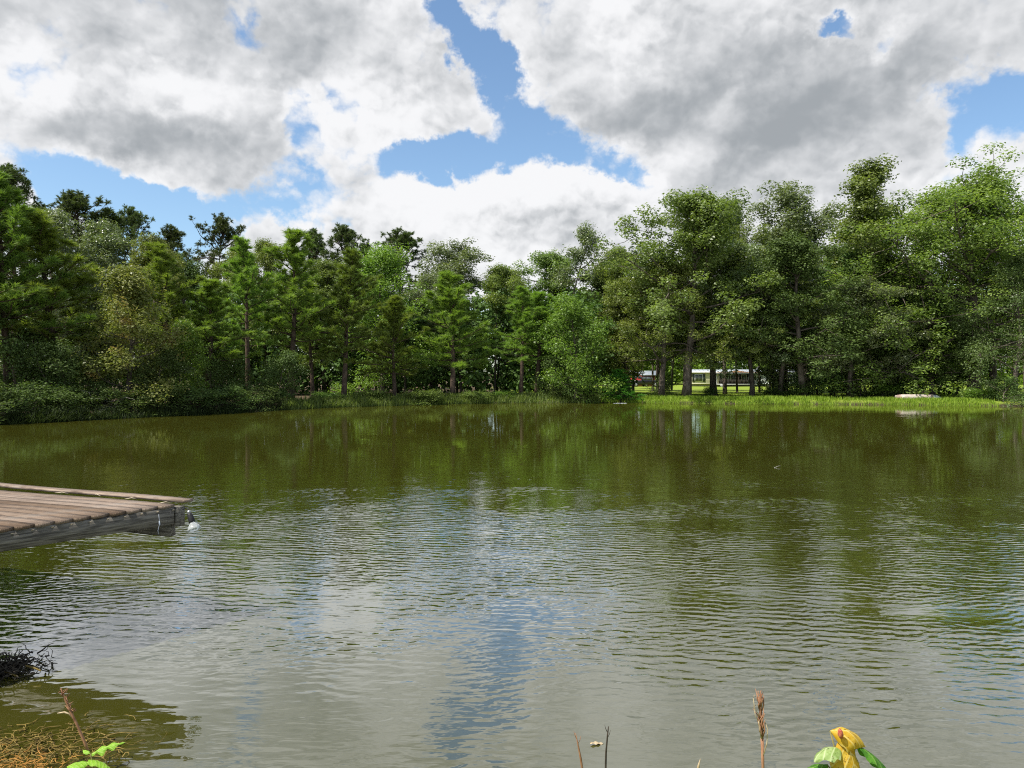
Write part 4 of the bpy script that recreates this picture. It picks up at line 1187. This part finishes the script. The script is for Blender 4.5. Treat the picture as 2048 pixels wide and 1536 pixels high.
d = 1.95
rt = near_ground(P(1700, 1500, d).x, d)
yp = empty('yellow_leaf_plant', rt, 0, label='plant with drooping yellow and green leaves and a red bud at the bottom edge', cat='plant')
def L2(px, py, dd=d): return P(px, py, dd) - rt
head = L2(1690, 1492)
mb = MB(); pts = [(0, 0, -.03), (.01, .01, .2), tuple(head * .75 + Vector((.01, 0, 0))), tuple(head)]
mb.tube(pts, [.006, .005, .004, .003], 8); link('stem', mb.mesh('stem', M_STEM, True), yp)
YL = [  # mesh args, base px, yaw, pitch, roll, label
    (dict(L=.115, W=.050, bendz=1.7, fold=.7, wav_=.10, seed=1), M_YEL, (1664, 1466), R(-14), R(-26), R(14), 'yellow hooded leaf'),
    (dict(L=.14, W=.046, bendz=.7, fold=.5, wav_=.12, seed=2), M_YEL, (1692, 1478), R(-66), R(50), R(0), 'yellow hanging leaf with pale veins'),
    (dict(L=.11, W=.030, bendz=.5, fold=.5, wav_=.12, seed=8), M_YEL, (1682, 1492), R(-110), R(62), R(0), 'narrow yellow hanging leaf'),
    (dict(L=.095, W=.042, bendz=1.3, fold=.5, wav_=.10, seed=3), M_PALEG, (1684, 1500), R(186), R(-22), R(18), 'pale green folded leaf'),
    (dict(L=.125, W=.042, bendz=1.0, fold=.4, wav_=.09, seed=4), M_GRN, (1716, 1494), R(-18), R(12), R(-20), 'deep green drooping leaf'),
    (dict(L=.08, W=.034, bendz=.9, fold=.3, wav_=.05, seed=5), M_GRN, (1658, 1534), R(190), R(-12), R(10), None),
    (dict(L=.09, W=.040, bendz=.9, fold=.3, wav_=.05, seed=6), M_GRN, (1672, 1545), R(235), R(0), R(0), None),
    (dict(L=.10, W=.040, bendz=.9, fold=.3, wav_=.05, seed=7), M_GRN, (1726, 1550), R(20), R(-5), R(0), None),
]
for kw, mt, (px, py), yaw, pit, rol, lb in YL:
    o = link('leaf', surf_leaf('leaf', mat=mt, **kw), yp); place(o, L2(px, py), yaw, pit, rol)
    if lb: o['label'] = lb
    mb = MB(); mb.tube([head * .8, (head * .8 + L2(px, py)) / 2 + Vector((0, 0, .004)), L2(px, py)], .0022, 6); link('leaf_stalk', mb.mesh('leaf_stalk', M_STEM), yp)
mb = MB(); mb.tube([L2(1686, 1480, d - .03) + Vector((.001 * a_, 0, 0)) for a_ in (0,)] + [L2(1685, 1474, d - .032), L2(1684, 1466, d - .034), L2(1683, 1461, d - .034)], [.004, .0075, .006, .0015], 10)
link('bud', mb.mesh('bud', M_BUD, True), yp)

# dry grass with a seed head
d = 2.05; rt = near_ground(P(1524, 1536, d).x, d)
gs = empty('dry_grass_stalk', rt, 0, label='dry rust-brown grass stalk with bushy seed head at the bottom edge', cat='grass stalk')
a, b, c = L2(1529, 1536, d), L2(1527, 1480, d), L2(1521, 1392, d)
mb = MB(); mb.tube([(0, 0, -.03), tuple(a * .5), tuple(a), tuple(b)], [.004, .0042, .0042, .0045], 8); link('stem', mb.mesh('stem', M_RUST, True), gs)
hd_ = empty  # (seed head: a bundle of slender spikelets)
mb = MB(); rr = np.random.default_rng(4)
for k in range(34):
    t = rr.random(); p0 = b + (c - b) * (t * .78); off = Vector(rr.normal(size=3)) * .0028
    mb.tube([p0 + off, p0 + off * 1.6 + Vector((rr.normal() * .003, 0, .016)), p0 + off * 2.2 + Vector((rr.normal() * .006, rr.normal() * .004, .034 + .012 * rr.random()))], [.0018, .0022, .0004], 5)
mb.tube([b, (b + c) / 2, c], [.004, .0032, .001], 6)
link('seed_head', mb.mesh('seed_head', M_RUST), gs)
for (pts, r_) in (([(1522, 1436), (1512, 1420), (1509, 1400), (1511, 1393), (1514, 1396)], .0012), ([(1522, 1450), (1513, 1434), (1510, 1415), (1518, 1413)], .0012), ([(1530, 1515), (1537, 1490), (1538, 1462), (1533, 1448)], .0016), ([(1526, 1482), (1522, 1462), (1520, 1445)], .0014)):
    mb = MB(); mb.tube([L2(px, py, d - .006) for px, py in pts], r_, 5); link('dry_blade', mb.mesh('dry_blade', M_TAN), gs)

# two thin twigs and a dry tip
for (pts, d, rad, mt, lab) in (
    ([(1168, 1560), (1162, 1520), (1157, 1495), (1152, 1470)], 2.1, [.0035, .0032, .0022, .0008], M_RUST, 'thin brown knotted weed stem left of the dark twig'),
    ([(1212, 1560), (1213, 1510), (1216, 1475), (1218, 1457)], 2.1, [.0030, .0028, .0022, .0016], M_TWIG, 'thin dark upright twig at the bottom edge'),
    ([(1396, 1560), (1399, 1538), (1403, 1522)], 2.0, [.0045, .0035, .0006], M_TAN, 'pointed tan grass tip just showing at the bottom edge')):
    rt = near_ground(P(pts[0][0], 0, d).x, d)
    e = empty('weed_stem', rt, 0, label=lab, cat='weed stem', group='stems on the near bank')
    pp = [Vector((0, 0, -.03))] + [L2(px, py, d) for px, py in pts]
    mb = MB(); mb.tube(pp, [rad[0]] + rad, 7); link('stem', mb.mesh('stem', mt, True), e)
    if len(pts) > 3:
        for (f_, s) in ((.55, 1), (.75, -1)):
            q0 = pp[-1] * f_ + pp[-3] * (1 - f_); mb = MB(); mb.tube([q0, q0 + Vector((s * .006, 0, .012)), q0 + Vector((s * .009, 0, .024))], [.0012, .001, .0004], 5); link('side_shoot', mb.mesh('side_shoot', mt), e)

# floating dry leaf
p = P(1181, 1494, 4.72); o = surf_leaf('floating_leaf', .10, .017, M_TAN, .3, .2, 0, .3, .2, 9)
tag(link('floating_leaf', o, loc=(p.x, 4.72, .012), rot=(0, 0, R(12))), 'curled tan dead leaf floating near the bottom edge', 'leaf')

# dead stalk and lobed green leaf at the lower left
d = 4.35
rt = near_ground(P(172, 1505, d).x, d)
ds = empty('dead_stalk', rt, 0, label='reddish dead weed stalk leaning left above the floating weeds', cat='weed stalk')
L2 = lambda px, py, dd=d: P(px, py, dd) - rt
mb = MB(); mb.tube([L2(172, 1512), L2(165, 1490), L2(150, 1455), L2(138, 1430), L2(126, 1402), L2(117, 1380)], [.008, .008, .007, .007, .006, .002], 8); link('stem', mb.mesh('stem', M_RUST, True), ds)
mb = MB(); rr = np.random.default_rng(6)
for k in range(22):
    t = rr.random(); p0 = L2(140, 1432) * (1 - t) + L2(117, 1384) * t
    mb.tube([p0, p0 + Vector((rr.normal() * .014, rr.normal() * .01, .012)), p0 + Vector((rr.normal() * .022, 0, .032))], [.003, .003, .001], 5)
link('seed_head', mb.mesh('seed_head', M_RUST), ds)
mb = MB(); mb.tube([L2(140, 1440), L2(133, 1431), L2(124, 1428), L2(110, 1430)], [.003, .004, .006, .002], 6); link('dry_leaf', mb.mesh('dry_leaf', M_TAN), ds)
d = 4.30; rt = near_ground(P(185, 1515, d).x, d)
gp = empty('green_weed', rt, 0, label='lime green weed with lobed leaves at the lower left corner', cat='weed')
mb = MB(); mb.tube([(0, 0, -.05), tuple(L2(180, 1530, d)), tuple(L2(176, 1512, d))], .004, 6); link('stem', mb.mesh('stem', M_STEM), gp)
for (px, py, yaw, pit, rol, L, W, lo) in ((176, 1514, 15, -32, 20, .19, .050, 3), (172, 1524, -4, -6, -25, .16, .055, 0), (174, 1512, 150, -25, 0, .07, .018, 0), (128, 1538, 10, -25, 0, .14, .06, 0), (160, 1545, 200, 0, 0, .12, .05, 0)):
    o = link('leaf', surf_leaf('leaf', L, W, M_LIME, .7, .35, lo, 0, .06, px), gp); place(o, L2(px, py, d), R(yaw), R(pit), R(rol))

# floating weeds: matted stems, yellow algae, orange sprigs (too many to count)
rg = np.random.default_rng(21)
def strands(name, n, cx, cy, sx, sy, L, mat, label, up=.02, rad=.003, jit=.5):
    mb = MB()
    for k in range(n):
        x = cx + rg.normal() * sx; y = cy + rg.normal() * sy
        z = max(gz(x, y), 0) + .004 + rg.random() * up
        a_ = rg.random() * 6.28
        pts, _ = bend(rg, (x, y, z), (math.cos(a_), math.sin(a_), .05), L * (.4 + rg.random()), 5, jit); pts[:, 2] = np.clip(pts[:, 2], z * .6, z + up)
        mb.tube(pts, rad * np.linspace(1, .3, 6) * (.6 + .8 * rg.random()), 4, False)
    return tag(link(name, npmesh(name, np.concatenate(mb.v), [np.concatenate(mb.f4)], None, mat)), label, 'weeds', None, 'stuff')
M_ORG = rough_mat('orange_pond_weed', (.24, .11, .02), (.44, .23, .05), 30, rough=.6)
M_YALG = rough_mat('yellow_brown_algae', (.07, .05, .012), (.24, .17, .04), 20, rough=.6)
M_DEB = rough_mat('wet_dark_debris', (.014, .012, .009), (.060, .050, .036), 20, rough=.5)
strands('pond_weed', 330, -3.12, 4.62, .32, .14, .17, M_YALG, 'matted yellow-brown weed floating at the lower left corner', .02, .0035, .45)
strands('orange_weed', 170, -2.95, 4.36, .15, .07, .07, M_ORG, 'orange needle-leaved weed tangled at the lower left corner', .09, .003, .35)
db = strands('water_debris', 700, -4.22, 5.85, .15, .13, .12, M_DEB, 'dark mound of wet dead brush in the water below the dock', .06, .0055, .5)
for (px, py, L, a_, lab) in ((25, 1350, .16, -.35, 'short yellow cane lying on the dark brush mound by the picture edge'), (70, 1334, .17, -.35, 'short yellow cane at the tip of the dark brush mound')):
    p = P(px, py, 5.85); mb = MB(); mb.tube([(-L / 2, 0, 0), (0, 0, .006), (L / 2, 0, 0)], [.006, .008, .006], 6)
    tag(link('cane', mb.mesh('cane', M_YALG, True), loc=(p.x, 5.8, max(.02, p.z)), rot=(0, .1, a_)), lab, 'cane')
